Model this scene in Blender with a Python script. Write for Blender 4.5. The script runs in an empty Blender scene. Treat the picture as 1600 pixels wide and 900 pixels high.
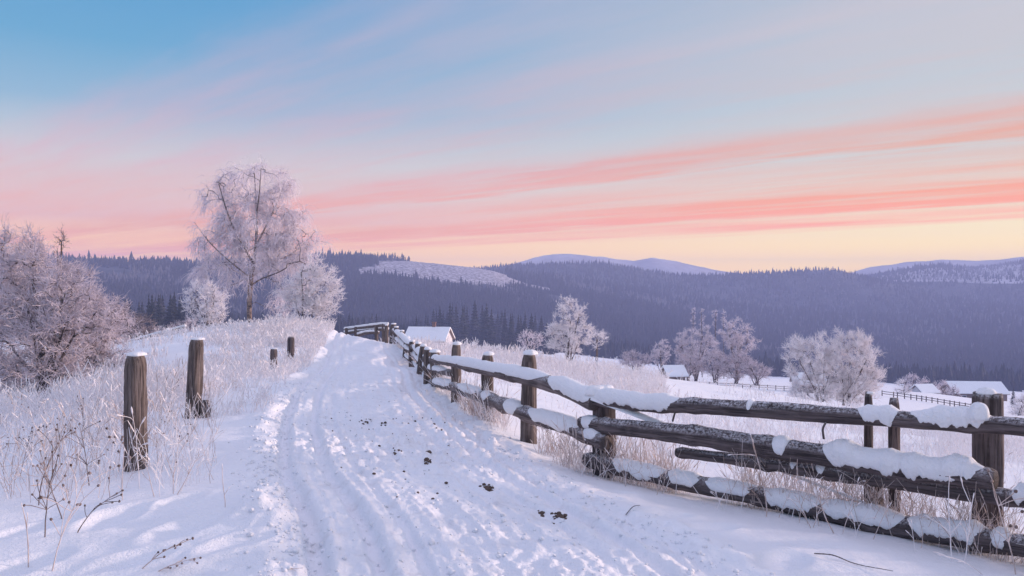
import bpy, math, random
import numpy as np
R = math.radians
rs = np.random.RandomState
sc = bpy.context.scene
COL = sc.collection

# ------------------------------------------------------------------ camera
F = 1244.0                    # focal length in units of the 1600 px wide frame (28 mm)
EYE = 1.7
cd = bpy.data.cameras.new('camera'); cam = bpy.data.objects.new('camera', cd); COL.objects.link(cam)
cam.location = (0, 0, EYE); cam.rotation_euler = (R(90), 0, 0)
cd.lens = 28.0; cd.sensor_width = 36.0; cd.clip_start = 0.05; cd.clip_end = 30000
sc.camera = cam

# ------------------------------------------------------------------ render, view
sc.render.engine = 'CYCLES'
sc.view_settings.view_transform = 'Standard'; sc.view_settings.look = 'None'
sc.view_settings.exposure = 0.0; sc.view_settings.gamma = 1.0; sc.view_settings.use_curve_mapping = False
cy = sc.cycles
cy.use_denoising = True; cy.max_bounces = 5; cy.diffuse_bounces = 3; cy.glossy_bounces = 2
cy.volume_bounces = 2; cy.transparent_max_bounces = 4; cy.use_adaptive_sampling = True; cy.adaptive_threshold = 0.012
sc.render.filter_size = 1.2

SUN_AZ = R(76)                # to the right of the view direction (+Y)
SUN_EL = R(8.0)
SUN_STRENGTH = 5.0
HAZE_DENSITY = 5.0e-4
WORLD_STRENGTH = 0.1

def lin(r, g, b):
    def f(c):
        c /= 255.0
        return c/12.92 if c <= 0.04045 else ((c+0.055)/1.055)**2.4
    return (f(r), f(g), f(b), 1.0)

HAZE_TOP = 112.0; HAZE_GLOW = (0.44, 0.43, 0.72)
def sky_stop(pos, r, g, b):
    """a sky colour as it must be above the haze to look like (r,g,b) from inside it"""
    e = max(pos*0.5, 0.012); T_ = math.exp(-HAZE_DENSITY*min(HAZE_TOP/e, 3000.0))
    return tuple(max(0.02, (c-(1-T_)*h)/T_) for c, h in zip(lin(r, g, b)[:3], HAZE_GLOW))+(1.0,)

class NT:
    """small helper round a node tree"""
    def __init__(s, tree): s.t = tree; s.n = tree.nodes; s.l = tree.links
    def new(s, kind, **kw):
        n = s.n.new(kind)
        for k, v in kw.items(): setattr(n, k, v)
        return n
    def put(s, sock, v):
        if hasattr(v, 'is_output'): s.l.new(v, sock)
        else: sock.default_value = v
    def math(s, op, a, b=None, c=None, clamp=False):
        n = s.new('ShaderNodeMath', operation=op, use_clamp=clamp)
        s.put(n.inputs[0], a)
        if b is not None: s.put(n.inputs[1], b)
        if c is not None: s.put(n.inputs[2], c)
        return n.outputs[0]
    def ramp(s, fac, stops, interp='LINEAR'):
        n = s.new('ShaderNodeValToRGB'); n.color_ramp.interpolation = interp
        e = n.color_ramp.elements
        while len(e) < len(stops): e.new(0.5)
        for el, (p, c) in zip(e, stops):
            el.position = p; el.color = c if hasattr(c, '__len__') else (c, c, c, 1)
        s.put(n.inputs[0], fac)
        return n.outputs[0]
    def mix(s, fac, a, b, mode='MIX'):
        n = s.new('ShaderNodeMix', data_type='RGBA', blend_type=mode)
        s.put(n.inputs[0], fac); s.put(n.inputs[6], a); s.put(n.inputs[7], b)
        return n.outputs[2]
    def smooth(s, v, lo, hi):
        n = s.new('ShaderNodeMapRange', interpolation_type='SMOOTHSTEP')
        s.put(n.inputs[0], v); n.inputs[1].default_value = lo; n.inputs[2].default_value = hi
        return n.outputs[0]
    def noise(s, vec, scale, detail=4, rough=0.55, dim='3D'):
        n = s.new('ShaderNodeTexNoise', noise_dimensions=dim)
        if vec is not None: s.put(n.inputs['Vector'], vec)
        n.inputs['Scale'].default_value = scale; n.inputs['Detail'].default_value = detail
        n.inputs['Roughness'].default_value = rough
        return n.outputs[0]
    def comb(s, x, y, z):
        n = s.new('ShaderNodeCombineXYZ')
        s.put(n.inputs[0], x); s.put(n.inputs[1], y); s.put(n.inputs[2], z)
        return n.outputs[0]

# ------------------------------------------------------------------ world: dawn sky with bands of cirrus
w = bpy.data.worlds.new('World'); sc.world = w; w.use_nodes = True
T = NT(w.node_tree); T.n.clear()
tc = T.new('ShaderNodeTexCoord')
sep = T.new('ShaderNodeSeparateXYZ'); T.l.new(tc.outputs['Generated'], sep.inputs[0])
dx, dy, dz = sep.outputs
zz = T.math('MAXIMUM', dz, 0.0)
hor = T.math('SQRT', T.math('ADD', T.math('MULTIPLY', dx, dx), T.math('MULTIPLY', dy, dy)))
el = T.math('DIVIDE', zz, T.math('MAXIMUM', hor, 0.02))          # tangent of the elevation
azr = T.math('DIVIDE', dx, T.math('MAXIMUM', hor, 0.02))         # -1 left ... +1 right
sky = T.new('ShaderNodeTexSky', sky_type='NISHITA')
sky.sun_disc = False; sky.sun_elevation = SUN_EL; sky.sun_rotation = SUN_AZ
sky.air_density = 1.0; sky.dust_density = 1.0; sky.ozone_density = 1.5
# clear air between the clouds: a cooler half and the half round the sun
elS = T.math('MULTIPLY', el, 2.0, clamp=True)                    # ramp position 1 = tangent 0.5
left = T.ramp(elS, [(0.0, sky_stop(0.0, 244,204,182)), (0.06, sky_stop(0.06, 241,205,194)), (0.16, sky_stop(0.16, 226,194,204)), (0.30, sky_stop(0.30, 204,206,214)),
                    (0.42, sky_stop(0.42, 152,184,211)), (0.56, sky_stop(0.56, 116,170,208)), (0.76, sky_stop(0.76, 98,158,206)), (1.0, sky_stop(1.0, 92,150,202))])
right = T.ramp(elS, [(0.0, sky_stop(0.0, 254,212,160)), (0.05, sky_stop(0.05, 255,226,184)), (0.12, sky_stop(0.12, 249,229,204)), (0.20, sky_stop(0.20, 228,222,212)), (0.30, sky_stop(0.30, 208,216,218)),
                     (0.46, sky_stop(0.46, 188,209,219)), (0.60, sky_stop(0.60, 190,199,210)), (0.74, sky_stop(0.74, 180,193,208)), (1.0, sky_stop(1.0, 140,176,208))])
az01 = T.smooth(azr, -0.38, 0.60)
clear = T.mix(az01, left, right)
# cloud bands: parallel streaks of a high flat layer, running off towards the left horizon
ncr = T.math('ADD', T.math('MULTIPLY', dx, 0.656), T.math('MULTIPLY', dy, 0.755))
q0 = T.math('DIVIDE', zz, T.math('MAXIMUM', ncr, 0.06))
along = T.math('DIVIDE', T.math('ADD', T.math('MULTIPLY', dx, -0.755), T.math('MULTIPLY', dy, 0.656)), T.math('MAXIMUM', ncr, 0.06))
lq = T.math('LOGARITHM', T.math('ADD', q0, 0.02), 2.718)
wv = T.comb(T.math('MULTIPLY', along, 1.1), T.math('MULTIPLY', lq, 2.2), 0.0)
n1 = T.noise(wv, 2.2, 4, 0.55)
wv2 = T.comb(T.math('MULTIPLY', along, 2.2), T.math('MULTIPLY', lq, 13.0), 3.7)
n2 = T.noise(wv2, 1.6, 6, 0.6)
wv3 = T.comb(T.math('MULTIPLY', along, 1.2), T.math('MULTIPLY', lq, 5.0), 8.1)
n3 = T.noise(wv3, 2.0, 3, 0.5)
warp = T.math('ADD', T.math('MULTIPLY', T.math('SUBTRACT', n1, 0.5), 0.22), T.math('MULTIPLY', T.math('SUBTRACT', n2, 0.5), 0.16))
q = T.math('MULTIPLY', q0, T.math('ADD', warp, 1.0))
dens = T.ramp(T.math('MULTIPLY', q, 1.4, clamp=True), [(p*1.4, v) for p, v in
        [(0.0, 0.0), (0.070, 0.0), (0.079, 0.55), (0.086, 0.62), (0.090, 0.22), (0.097, 0.95), (0.112, 0.9), (0.122, 0.35), (0.133, 0.52),
         (0.145, 0.48), (0.156, 0.22), (0.166, 0.82), (0.190, 0.78), (0.208, 0.30), (0.235, 0.20), (0.262, 0.40), (0.30, 0.34), (0.335, 0.50),
         (0.375, 0.24), (0.42, 0.38), (0.50, 0.48), (0.565, 0.26), (0.64, 0.04), (0.70, 0.0)]][:24])
soft = T.smooth(q0, 0.34, 0.16)
n2s = T.math('ADD', 0.5, T.math('MULTIPLY', T.math('SUBTRACT', n2, 0.5), T.math('ADD', 0.35, T.math('MULTIPLY', soft, 0.65))))
streak = T.math('ADD', T.math('MULTIPLY', T.smooth(n2s, 0.25, 0.75), 0.65), T.math('MULTIPLY', T.smooth(n3, 0.3, 0.7), 0.55))
fac = T.math('MULTIPLY', dens, T.math('ADD', streak, 0.42), clamp=True)
fac = T.math('MULTIPLY', fac, T.math('MULTIPLY', T.smooth(ncr, 0.06, 0.3), 0.92))
cl_l = T.ramp(elS, [(0.0, sky_stop(0.0, 240,184,182)), (0.14, sky_stop(0.14, 230,180,184)), (0.30, sky_stop(0.30, 220,180,196)), (0.5, sky_stop(0.5, 198,180,202)), (0.8, sky_stop(0.8, 176,176,204)), (1, sky_stop(1, 160,180,206))])
cl_r = T.ramp(elS, [(0.0, sky_stop(0.0, 255,178,112)), (0.13, sky_stop(0.13, 255,170,118)), (0.20, sky_stop(0.20, 252,170,118)), (0.30, sky_stop(0.30, 234,172,152)), (0.42, sky_stop(0.42, 226,178,172)), (0.6, sky_stop(0.6, 212,200,206)), (1, sky_stop(1, 196,190,206))])
cloud = T.mix(az01, cl_l, cl_r)
skyc = T.mix(fac, clear, cloud)
skyc = T.mix(1.0, skyc, (10, 10, 10, 1), 'MULTIPLY')            # Background strength is 0.1
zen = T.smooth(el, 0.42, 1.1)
zen_fill = T.mix(0.62, T.mix(1.0, sky.outputs[0], (2.3, 2.2, 2.2, 1), 'MULTIPLY'), (11.9, 11.0, 14.2, 1))   # brightened, tinted sky above the frame, added to light the snow
full = T.mix(zen, skyc, zen_fill)
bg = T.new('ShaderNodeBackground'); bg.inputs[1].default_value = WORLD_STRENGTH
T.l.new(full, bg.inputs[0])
wo = T.new('ShaderNodeOutputWorld'); T.l.new(bg.outputs[0], wo.inputs[0])
w.cycles.sampling_method = 'MANUAL'; w.cycles.sample_map_resolution = 512

# ------------------------------------------------------------------ sun
sd = bpy.data.lights.new('sun', 'SUN'); sun = bpy.data.objects.new('sun', sd); COL.objects.link(sun)
sd.energy = SUN_STRENGTH; sd.angle = R(3.0); sd.color = (1.0, 0.74, 0.62)
sun.rotation_euler = (R(90) - SUN_EL, 0, R(180) - SUN_AZ)        # light travels away from the sun's azimuth
sun.location = (60, 30, 40)

# ------------------------------------------------------------------ small maths
def sstep(a, b, x):
    t = np.clip((x-a)/(b-a), 0, 1); return t*t*(3-2*t)

def _hash(ix, iy, seed):
    h = (ix*374761393 + iy*668265263 + seed*1442695041) & 0xffffffff
    h = ((h ^ (h >> 13))*1274126177) & 0xffffffff
    h = (h ^ (h >> 16)) & 0xffffff
    return h/float(0xffffff)

def vnoise(x, y, seed=0):
    x = np.asarray(x, float); y = np.asarray(y, float)
    ix = np.floor(x).astype(np.int64); iy = np.floor(y).astype(np.int64)
    fx = x-ix; fy = y-iy
    fx = fx*fx*fx*(fx*(fx*6-15)+10); fy = fy*fy*fy*(fy*(fy*6-15)+10)
    a = _hash(ix, iy, seed); b = _hash(ix+1, iy, seed); c = _hash(ix, iy+1, seed); d = _hash(ix+1, iy+1, seed)
    return (a*(1-fx)+b*fx)*(1-fy) + (c*(1-fx)+d*fx)*fy - 0.5

def fbm(x, y, seed=0, o=4, g=0.5):
    s = 0; amp = 1.0
    for k in range(o):
        ca, sa = math.cos(0.7*k+0.3), math.sin(0.7*k+0.3)
        s = s + amp*vnoise((x*ca-y*sa)*2**k, (x*sa+y*ca)*2**k, seed+17*k); amp *= g
    return s

def P(px, py, D):
    """a point of the place from where the photo shows it and how far off it stands"""
    return np.array([(px-800.0)/F*D, D, EYE-(py-450.0)/F*D])

# ------------------------------------------------------------------ the lie of the land
ctrl = [P(*p) for p in [
    (830,900,4.7),(750,806,6),(640,720,8),(577,650,12),(567,600,16.5),(572,570,21),(571,550,27.5),(566,540,34),(570,527,43),
    (1545,858,6.3),(1250,800,7.35),(940,745,8.85),(827,690,10.4),(762,660,11.85),(713,630,13.8),(677,606,17),(640,570,27),(614,540,41),
    (212,730,8.2),(307,650,12),(430,588,20),(455,570,23),(100,900,4.85),(0,800,6.4),(60,715,9.7),(330,800,6.0),(0,672,14),(150,626,16),(90,632,21),
    (240,572,24),(300,541,29),(380,517,35),(440,509,38),(500,512,40),(440,562,24),(400,540,29),(480,545,30),(360,590,18),
    (900,690,12.6),(1200,735,10),(1560,775,8.6),(1000,645,19),(1300,690,16),(1500,690,19),(850,572,37),(720,551,35),(1000,587,43),
    (1150,607,51),(1300,641,56),(1500,657,60),(1600,655,62),(900,615,24),(1150,650,27),(1350,668,33),(1550,672,36)]]
ctrl += [np.array(p, float) for p in [
    (0,0,0),(1.5,-2,0),(5,-2,-.35),(-5,-2,.1),(0.6,3,0.0),(-9.5,54,-2.4),(-18,54,-1.6),(-25,45,-3.0),(-30,40,-3.4),(-3,60,-4.2),(3,58,-4.6),
    (-17,20,-1.9),(-40,20,-5),(-40,-10,-4),(40,20,-7.5),(40,-10,-5),(0,-40,1),(30,-40,-3),(-30,-40,-2),(-50,48,-6),(52,52,-11),(26,26,-4.6),(-22,62,-2.6)]]
ctrl = np.array(ctrl)
def _tps(r2): return np.where(r2 > 1e-9, 0.5*r2*np.log(np.maximum(r2, 1e-9)), 0.0)
_n = len(ctrl)
_A = np.zeros((_n+3, _n+3)); _d2 = ((ctrl[:, None, :2]-ctrl[None, :, :2])**2).sum(2)
_A[:_n, :_n] = _tps(_d2) + np.eye(_n)*0.6
_A[:_n, _n] = 1; _A[:_n, _n+1:] = ctrl[:, :2]; _A[_n:, :_n] = _A[:_n, _n:].T
_w = np.linalg.solve(_A, np.concatenate([ctrl[:, 2], [0, 0, 0]]))
def near_z(x, y):
    x = np.asarray(x, float); out = _w[_n] + _w[_n+1]*x + _w[_n+2]*y
    for i in range(_n):
        out = out + _w[i]*_tps((x-ctrl[i, 0])**2 + (y-ctrl[i, 1])**2)
    return out

ROWS = [  # distance, then (frame x, frame y) along the land at that distance
 (100,  [(0,562),(200,562),(400,560),(560,556),(700,562),(850,582),(1000,602),(1150,614),(1300,626),(1450,641),(1600,652)]),
 (160,  [(0,546),(400,546),(600,549),(700,552),(850,574),(1000,592),(1150,598),(1300,608),(1450,621),(1600,640)]),
 (260,  [(0,536),(300,536),(600,540),(800,557),(1000,579),(1200,594),(1400,607),(1600,624)]),
 (420,  [(0,518),(300,522),(600,532),(850,546),(1000,566),(1200,588),(1400,600),(1600,612)]),
 (650,  [(0,492),(300,496),(600,508),(850,525),(1100,556),(1300,582),(1600,592)]),
 (850,  [(0,446),(300,450),(500,448),(650,452),(800,472),(950,496),(1100,525),(1300,552),(1600,560)]),
 (1100, [(0,411),(100,410),(200,412),(300,413),(420,410),(500,405),(560,406),(640,408),(690,412),(740,417),(775,424),(820,437),(900,450),(1000,470),(1200,508),(1400,522),(1600,526)]),
 (1350, [(0,434),(300,436),(640,430),(760,428),(860,430),(950,438),(1100,462),(1300,482),(1450,486),(1600,490)]),
 (1550, [(0,440),(600,436),(700,428),(760,421),(800,416),(860,414),(930,412),(980,417),(1060,430),(1130,432),(1200,429),(1290,422),(1340,432),(1400,447),(1500,464),(1600,474)]),
 (1700, [(0,446),(800,436),(1200,441),(1300,440),(1400,440),(1600,438)]),
 (1950, [(0,444),(1000,440),(1250,442),(1330,438),(1380,431),(1430,420),(1470,417),(1520,421),(1560,416),(1600,411)]),
 (2150, [(0,446),(1000,444),(1600,436)]),
 (2400, [(0,440),(600,440),(700,434),(760,423),(800,412),(835,403),(865,398),(920,398),(960,402),(990,406),(1018,402),(1060,408),(1140,425),(1250,438),(1320,430),(1360,419),(1420,410),(1470,406),(1530,408),(1600,401)]),
 (3000, [(0,448),(1600,448)])]
RK = np.array([42.0, 60.0] + [r for r, _ in ROWS]); LK = np.log(RK)
def far_z(x, y):
    r = np.hypot(x, y); th = np.arctan2(x, y)
    tcl = np.clip(th, -R(44), R(44)); px = 800+F*np.tan(tcl); cs = np.cos(tcl)
    Z = np.empty((len(RK), len(r)))
    for k in (0, 1): Z[k] = near_z(RK[k]*np.sin(th), RK[k]*np.cos(th))
    for k, (d, pts) in enumerate(ROWS):
        xs, ys = zip(*pts)
        Z[k+2] = EYE - (np.interp(px, xs, ys)-450.0)/F*d*cs
    h = np.diff(LK)[:, None]; dl = np.diff(Z, axis=0)/h
    m = np.zeros_like(Z)
    w1 = 2*h[1:]+h[:-1]; w2 = h[1:]+2*h[:-1]
    same = dl[:-1]*dl[1:] > 0
    with np.errstate(divide='ignore', invalid='ignore'):
        hm = (w1+w2)/(w1/dl[:-1]+w2/dl[1:])
    m[1:-1] = np.where(same, np.nan_to_num(hm), 0.0); m[0] = dl[0]; m[-1] = dl[-1]
    L = np.clip(np.log(np.maximum(r, 1e-3)), LK[0], LK[-1]-1e-9)
    i = np.clip(np.searchsorted(LK, L, side='right')-1, 0, len(LK)-2); j = np.arange(len(r))
    hh = h[i, 0]; t = (L-LK[i])/hh
    a, b, ma, mb = Z[i, j], Z[i+1, j], m[i, j]*hh, m[i+1, j]*hh
    return (2*t**3-3*t**2+1)*a + (t**3-2*t**2+t)*ma + (-2*t**3+3*t**2)*b + (t**3-t**2)*mb

RD = np.array([-40, -20, 0, 3, 4.7, 6, 8, 12, 16.5, 21, 27.5, 34, 42, 48, 56, 70])
RX = np.array([14, 8, 1.5, 0.6, 0.11, -.24, -1.03, -2.15, -3.09, -3.85, -5.06, -6.4, -7.85, -9.6, -13, -21])
_fd = np.linspace(-40, 70, 1101); _fx = np.interp(_fd, RD, RX)
_k = np.exp(-np.linspace(-2.2, 2.2, 31)**2); _k /= _k.sum()
_fx = np.convolve(np.pad(_fx, 15, mode='reflect', reflect_type='odd'), _k, 'valid')
HW = 1.36
def road_u(x, y):
    xc = np.interp(y, _fd, _fx); sl = np.interp(y, _fd, np.gradient(_fx, _fd))
    return (x-xc)/np.sqrt(1+sl**2)/HW
PRINTS = [(P(px, py, d)[:2], a, l) for px, py, d, a, l in [
    (90,862,4.85,.5,.30),(190,846,5.0,.7,.26),(300,803,5.75,1.2,.34),(372,836,5.3,.9,.24),(250,880,4.65,.4,.25),(60,800,5.9,1.0,.28),
    (330,870,4.8,.9,.28),(400,800,5.9,.5,.22),(180,790,6.1,1.4,.3),(420,868,4.9,.2,.22),(280,770,6.5,1.3,.25),(20,850,5.0,1.0,.3),
    (1110,800,6.4,.6,.26),(960,742,7.7,.2,.2),(1220,862,5.5,.9,.3),(1040,782,6.8,.4,.24),(720,668,11.3,.5,.25),(700,650,12.4,.2,.2)]]
def detail(x, y):
    u = road_u(x, y); au = np.abs(u)
    r = np.hypot(x, y)
    on = 1-sstep(0.92, 1.15, au); off = 1-on
    z = np.zeros_like(x)
    # untouched snow: drifts and soft waves
    z += off*(0.055*fbm(x/2.6, y/2.6, 3, 3) + 0.028*fbm(x/0.8, y/1.0, 5, 3) + 0.008*fbm(x/0.16, y/0.16, 9, 2))
    # churned crust along both verges
    vg = np.exp(-((au-1.08)/0.17)**2)
    z += vg*(0.025 + 0.075*np.maximum(fbm(x/0.34, y/0.42, 12, 4, .6), -.25))
    # packed road: lumps, hoof prints, sledge and wheel tracks
    lump = fbm(x/0.30, y/0.36, 21, 4, 0.62); fine = fbm(x/0.085, y/0.10, 25, 3, 0.6)
    rough = 0.55+0.9*sstep(-.2, .35, fbm(x/1.7, y/2.6, 31, 2))
    z += on*rough*(0.014*lump + 0.026*fine + 0.052*np.abs(vnoise(x/0.13, y/0.15, 27)) + 0.045*np.abs(vnoise(x/0.055, y/0.062, 28))*sstep(24, 9, r))
    z -= on*0.022*sstep(0.12, 0.45, fbm(x/0.42, y/0.5, 44, 2))*rough
    z += on*0.030*fbm(u*9.0, y/2.2, 64, 4, .65)
    wob = 0.05*fbm(y/3.0, y*0, 61, 2)
    for uc, wd, dp in ((-.88, .05, .10), (-.60, .045, .085), (-.40, .03, .035), (-.05, .03, .012), (.24, .035, .016), (.46, .035, .026), (.68, .045, .07), (.84, .03, .04)):
        g = np.exp(-((u-uc-wob)/wd)**4)
        z -= 0.80*dp*g*(0.9+0.4*fbm(x/0.9, y/0.9, 71, 2)); z += 0.22*dp*np.exp(-((u-uc-wob-1.7*wd)/(0.6*wd))**2)*(0.6+1.6*np.abs(lump))
    z += np.exp(-((u+.72-wob)/0.07)**2)*0.020*(0.4+2*np.abs(lump))
    z -= 0.05*on
    for (c, ang, ln) in PRINTS:
        ddx, ddy = x-c[0], y-c[1]; a = ddx*math.cos(ang)+ddy*math.sin(ang); b = -ddx*math.sin(ang)+ddy*math.cos(ang)
        e = (a/ln)**2+(b/(ln*.48))**2
        z -= 0.045*np.exp(-e**1.6); z += 0.012*np.exp(-((np.sqrt(e)-1.35)/.3)**2)
    return z*(1-sstep(40, 75, r))
def ground_z(x, y):
    x = np.atleast_1d(np.asarray(x, float)); y = np.atleast_1d(np.asarray(y, float))
    r = np.hypot(x, y); z = np.empty_like(x)
    a = r < 60
    if a.any(): z[a] = near_z(x[a], y[a]) + detail(x[a], y[a])
    b = ~a
    if b.any():
        zb = far_z(x[b], y[b]) ; rb = r[b]
        zb += (1-sstep(60, 75, rb))*detail(x[b], y[b])
        zb += sstep(70, 300, rb)*(1-sstep(500, 700, rb))*1.6*fbm(x[b]/45, y[b]/45, 81, 3)
        zb += sstep(600, 900, rb)*np.minimum(rb/1300, 2.2)*(5*fbm(x[b]/150, y[b]/150, 91, 4))
        z[b] = zb
    return z
def gz(x, y): return float(ground_z(x, y)[0])

# ------------------------------------------------------------------ mesh helpers
def mesh_from(name, V, faces, mats, midx=None, smooth=False, attr=None):
    """faces: int array (n,3) or (n,4), or a list of such arrays"""
    if not isinstance(faces, (list, tuple)): faces = [faces]
    faces = [np.asarray(f, np.int32) for f in faces if len(f)]
    me = bpy.data.meshes.new(name)
    V = np.ascontiguousarray(V, np.float32)
    me.vertices.add(len(V)); me.vertices.foreach_set('co', V.ravel())
    loops = np.concatenate([f.ravel() for f in faces]); cnt = np.concatenate([np.full(len(f), f.shape[1], np.int32) for f in faces])
    start = np.concatenate([[0], np.cumsum(cnt)[:-1]]).astype(np.int32)
    me.loops.add(len(loops)); me.loops.foreach_set('vertex_index', loops)
    me.polygons.add(len(cnt)); me.polygons.foreach_set('loop_start', start); me.polygons.foreach_set('loop_total', cnt)
    for m in (mats if isinstance(mats, (list, tuple)) else [mats]): me.materials.append(m)
    if midx is not None: me.polygons.foreach_set('material_index', np.asarray(midx, np.int32))
    me.polygons.foreach_set('use_smooth', np.full(len(cnt), smooth, bool))
    if attr is not None:
        at = me.attributes.new('bark', 'FLOAT_VECTOR', 'POINT'); at.data.foreach_set('vector', np.ascontiguousarray(attr, np.float32).ravel())
    me.update(calc_edges=True); me.validate()
    return me
def link(name, me, parent=None):
    o = bpy.data.objects.new(name, me); COL.objects.link(o)
    if parent is not None: o.parent = parent
    return o
def tag(o, label=None, cat=None, group=None, kind=None):
    if label: o['label'] = label
    if cat: o['category'] = cat
    if group: o['group'] = group
    if kind: o['kind'] = kind
    return o
def thing(name, loc, label, cat, group=None, rz=0.0):
    o = bpy.data.objects.new(name, None); COL.objects.link(o); o.location = tuple(float(v) for v in loc); o.rotation_euler = (0, 0, rz)
    o.empty_display_size = 0.2
    return tag(o, label, cat, group)
class MB:
    """collects pieces into one mesh"""
    def __init__(s): s.V = []; s.Q = []; s.T = []; s.A = []; s.n = 0
    def add(s, V, Q=None, Tn=None, A=None):
        V = np.asarray(V, float)
        if Q is not None and len(Q): s.Q.append(np.asarray(Q)+s.n)
        if Tn is not None and len(Tn): s.T.append(np.asarray(Tn)+s.n)
        s.V.append(V); s.A.append(V*0 if A is None else np.asarray(A)); s.n += len(V)
    def mesh(s, name, mats, smooth=False, attr=False, off=None):
        V = np.concatenate(s.V)
        if off is not None: V = V-np.asarray(off)
        fs = ([np.concatenate(s.Q)] if s.Q else []) + ([np.concatenate(s.T)] if s.T else [])
        return mesh_from(name, V, fs, mats, smooth=smooth, attr=np.concatenate(s.A) if attr else None)
    def box(s, c, size, rz=0.0, taper=1.0):
        hx, hy, hz = [v/2 for v in size]
        V = np.array([[sx*hx*(taper if sz > 0 else 1), sy*hy*(taper if sz > 0 else 1), sz*hz] for sz in (-1, 1) for sy in (-1, 1) for sx in (-1, 1)])
        ca, sa = math.cos(rz), math.sin(rz)
        V = np.stack([V[:, 0]*ca-V[:, 1]*sa, V[:, 0]*sa+V[:, 1]*ca, V[:, 2]], 1)+np.asarray(c)
        s.add(V, [[0,2,3,1],[4,5,7,6],[0,1,5,4],[2,6,7,3],[0,4,6,2],[1,3,7,5]])

def segs(P0, P1, r0, r1, n=3):
    """tapered n-sided prisms, one per segment"""
    P0 = np.asarray(P0, float); P1 = np.asarray(P1, float); S = len(P0)
    a = P1-P0; L = np.linalg.norm(a, axis=1, keepdims=True); a = a/np.maximum(L, 1e-9)
    ref = np.where(np.abs(a[:, 2:3]) > 0.9, np.array([[1., 0, 0]]), np.array([[0, 0, 1.]]))
    u = np.cross(a, ref); u /= np.linalg.norm(u, axis=1, keepdims=True); v = np.cross(a, u)
    ang = 2*np.pi*np.arange(n)/n
    ring = u[:, None]*np.cos(ang)[None, :, None] + v[:, None]*np.sin(ang)[None, :, None]
    r0 = np.broadcast_to(r0, (S,)); r1 = np.broadcast_to(r1, (S,))
    V = np.concatenate([P0[:, None]+ring*r0[:, None, None], P1[:, None]+ring*r1[:, None, None]], 1).reshape(-1, 3)
    b = (np.arange(S)*2*n)[:, None]; k = np.arange(n); k2 = (k+1) % n
    Q = np.stack([b+k, b+k2, b+n+k2, b+n+k], 2).reshape(-1, 4)
    return V, Q

def tube(path, rad, n=14, rough=0.0, seed=0, cap=True, flat=1.0, fscale=1.0):
    """a log along a path; returns verts, quads, tris, bark coordinates"""
    path = np.asarray(path, float); m = len(path); rad = np.broadcast_to(rad, (m,)).astype(float)
    t = np.gradient(path, axis=0); t /= np.linalg.norm(t, axis=1, keepdims=True)
    ref = np.array([0, 0, 1.]) if abs(t[0, 2]) < 0.8 else np.array([0, 1., 0])
    u = np.cross(t, ref); u /= np.linalg.norm(u, axis=1, keepdims=True); v = np.cross(u, t)
    s = np.concatenate([[0], np.cumsum(np.linalg.norm(np.diff(path, axis=0), axis=1))])
    ang = 2*np.pi*np.arange(n)/n
    A, S_ = np.meshgrid(ang, s)
    rr = rad[:, None]*(1 + rough*(1.6*fbm(np.cos(A)*1.6+seed*3.1, S_*2.2*fscale+np.sin(A)*1.6, seed, 3) + 0.9*fbm(np.cos(A)*4+7, S_*7*fscale+np.sin(A)*4, seed+5, 2)))
    V = path[:, None]+u[:, None]*(np.cos(A)*rr)[..., None]+v[:, None]*(np.sin(A)*rr*flat)[..., None]
    at = np.stack([np.cos(A)*rad[:, None]+seed*.37, np.sin(A)*rad[:, None]+seed*.73, S_], 2)
    V = V.reshape(-1, 3); at = at.reshape(-1, 3)
    i = (np.arange(m-1)*n)[:, None]; k = np.arange(n); k2 = (k+1) % n
    Q = np.stack([i+k, i+k2, i+n+k2, i+n+k], 2).reshape(-1, 4)
    Tn = []
    if cap:
        V = np.concatenate([V, path[:1], path[-1:]]); at = np.concatenate([at, [[seed, 0, -.03]], [[seed, 0, s[-1]+.03]]])
        c0, c1 = m*n, m*n+1
        Tn = [[c0, k2_, k_] for k_, k2_ in zip(k, k2)] + [[c1, (m-1)*n+k_, (m-1)*n+k2_] for k_, k2_ in zip(k, k2)]
    return V, Q, Tn, at

def spline(pts, n):
    """smooth curve through points"""
    pts = np.asarray(pts, float); m = len(pts)
    if m == 2: return pts[0]+(pts[1]-pts[0])*np.linspace(0, 1, n)[:, None]
    s = np.concatenate([[0], np.cumsum(np.linalg.norm(np.diff(pts, axis=0), axis=1))]); tt = np.linspace(0, s[-1], n)
    tan = np.gradient(pts, s, axis=0)
    i = np.clip(np.searchsorted(s, tt, side='right')-1, 0, m-2); h = (s[i+1]-s[i]); t = ((tt-s[i])/h)[:, None]; h = h[:, None]
    return (2*t**3-3*t**2+1)*pts[i]+(t**3-2*t**2+t)*h*tan[i]+(-2*t**3+3*t**2)*pts[i+1]+(t**3-t**2)*h*tan[i+1]

# ------------------------------------------------------------------ materials
def material(name):
    m = bpy.data.materials.new(name); m.use_nodes = True
    t = NT(m.node_tree); t.n.clear()
    b = t.new('ShaderNodeBsdfPrincipled'); o = t.new('ShaderNodeOutputMaterial'); t.l.new(b.outputs[0], o.inputs[0])
    b.inputs['Roughness'].default_value = 0.8; b.inputs['Specular IOR Level'].default_value = 0.25
    return m, t, b
def objco(t): return t.new('ShaderNodeTexCoord').outputs['Object']
def bump(t, b, h, strength, dist):
    n = t.new('ShaderNodeBump'); n.inputs['Strength'].default_value = strength; n.inputs['Distance'].default_value = dist
    t.put(n.inputs['Height'], h); t.l.new(n.outputs[0], b.inputs['Normal'])
def up(t):
    g = t.new('ShaderNodeNewGeometry'); s_ = t.new('ShaderNodeSeparateXYZ'); t.l.new(g.outputs['Normal'], s_.inputs[0]); return s_.outputs[2]

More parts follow.
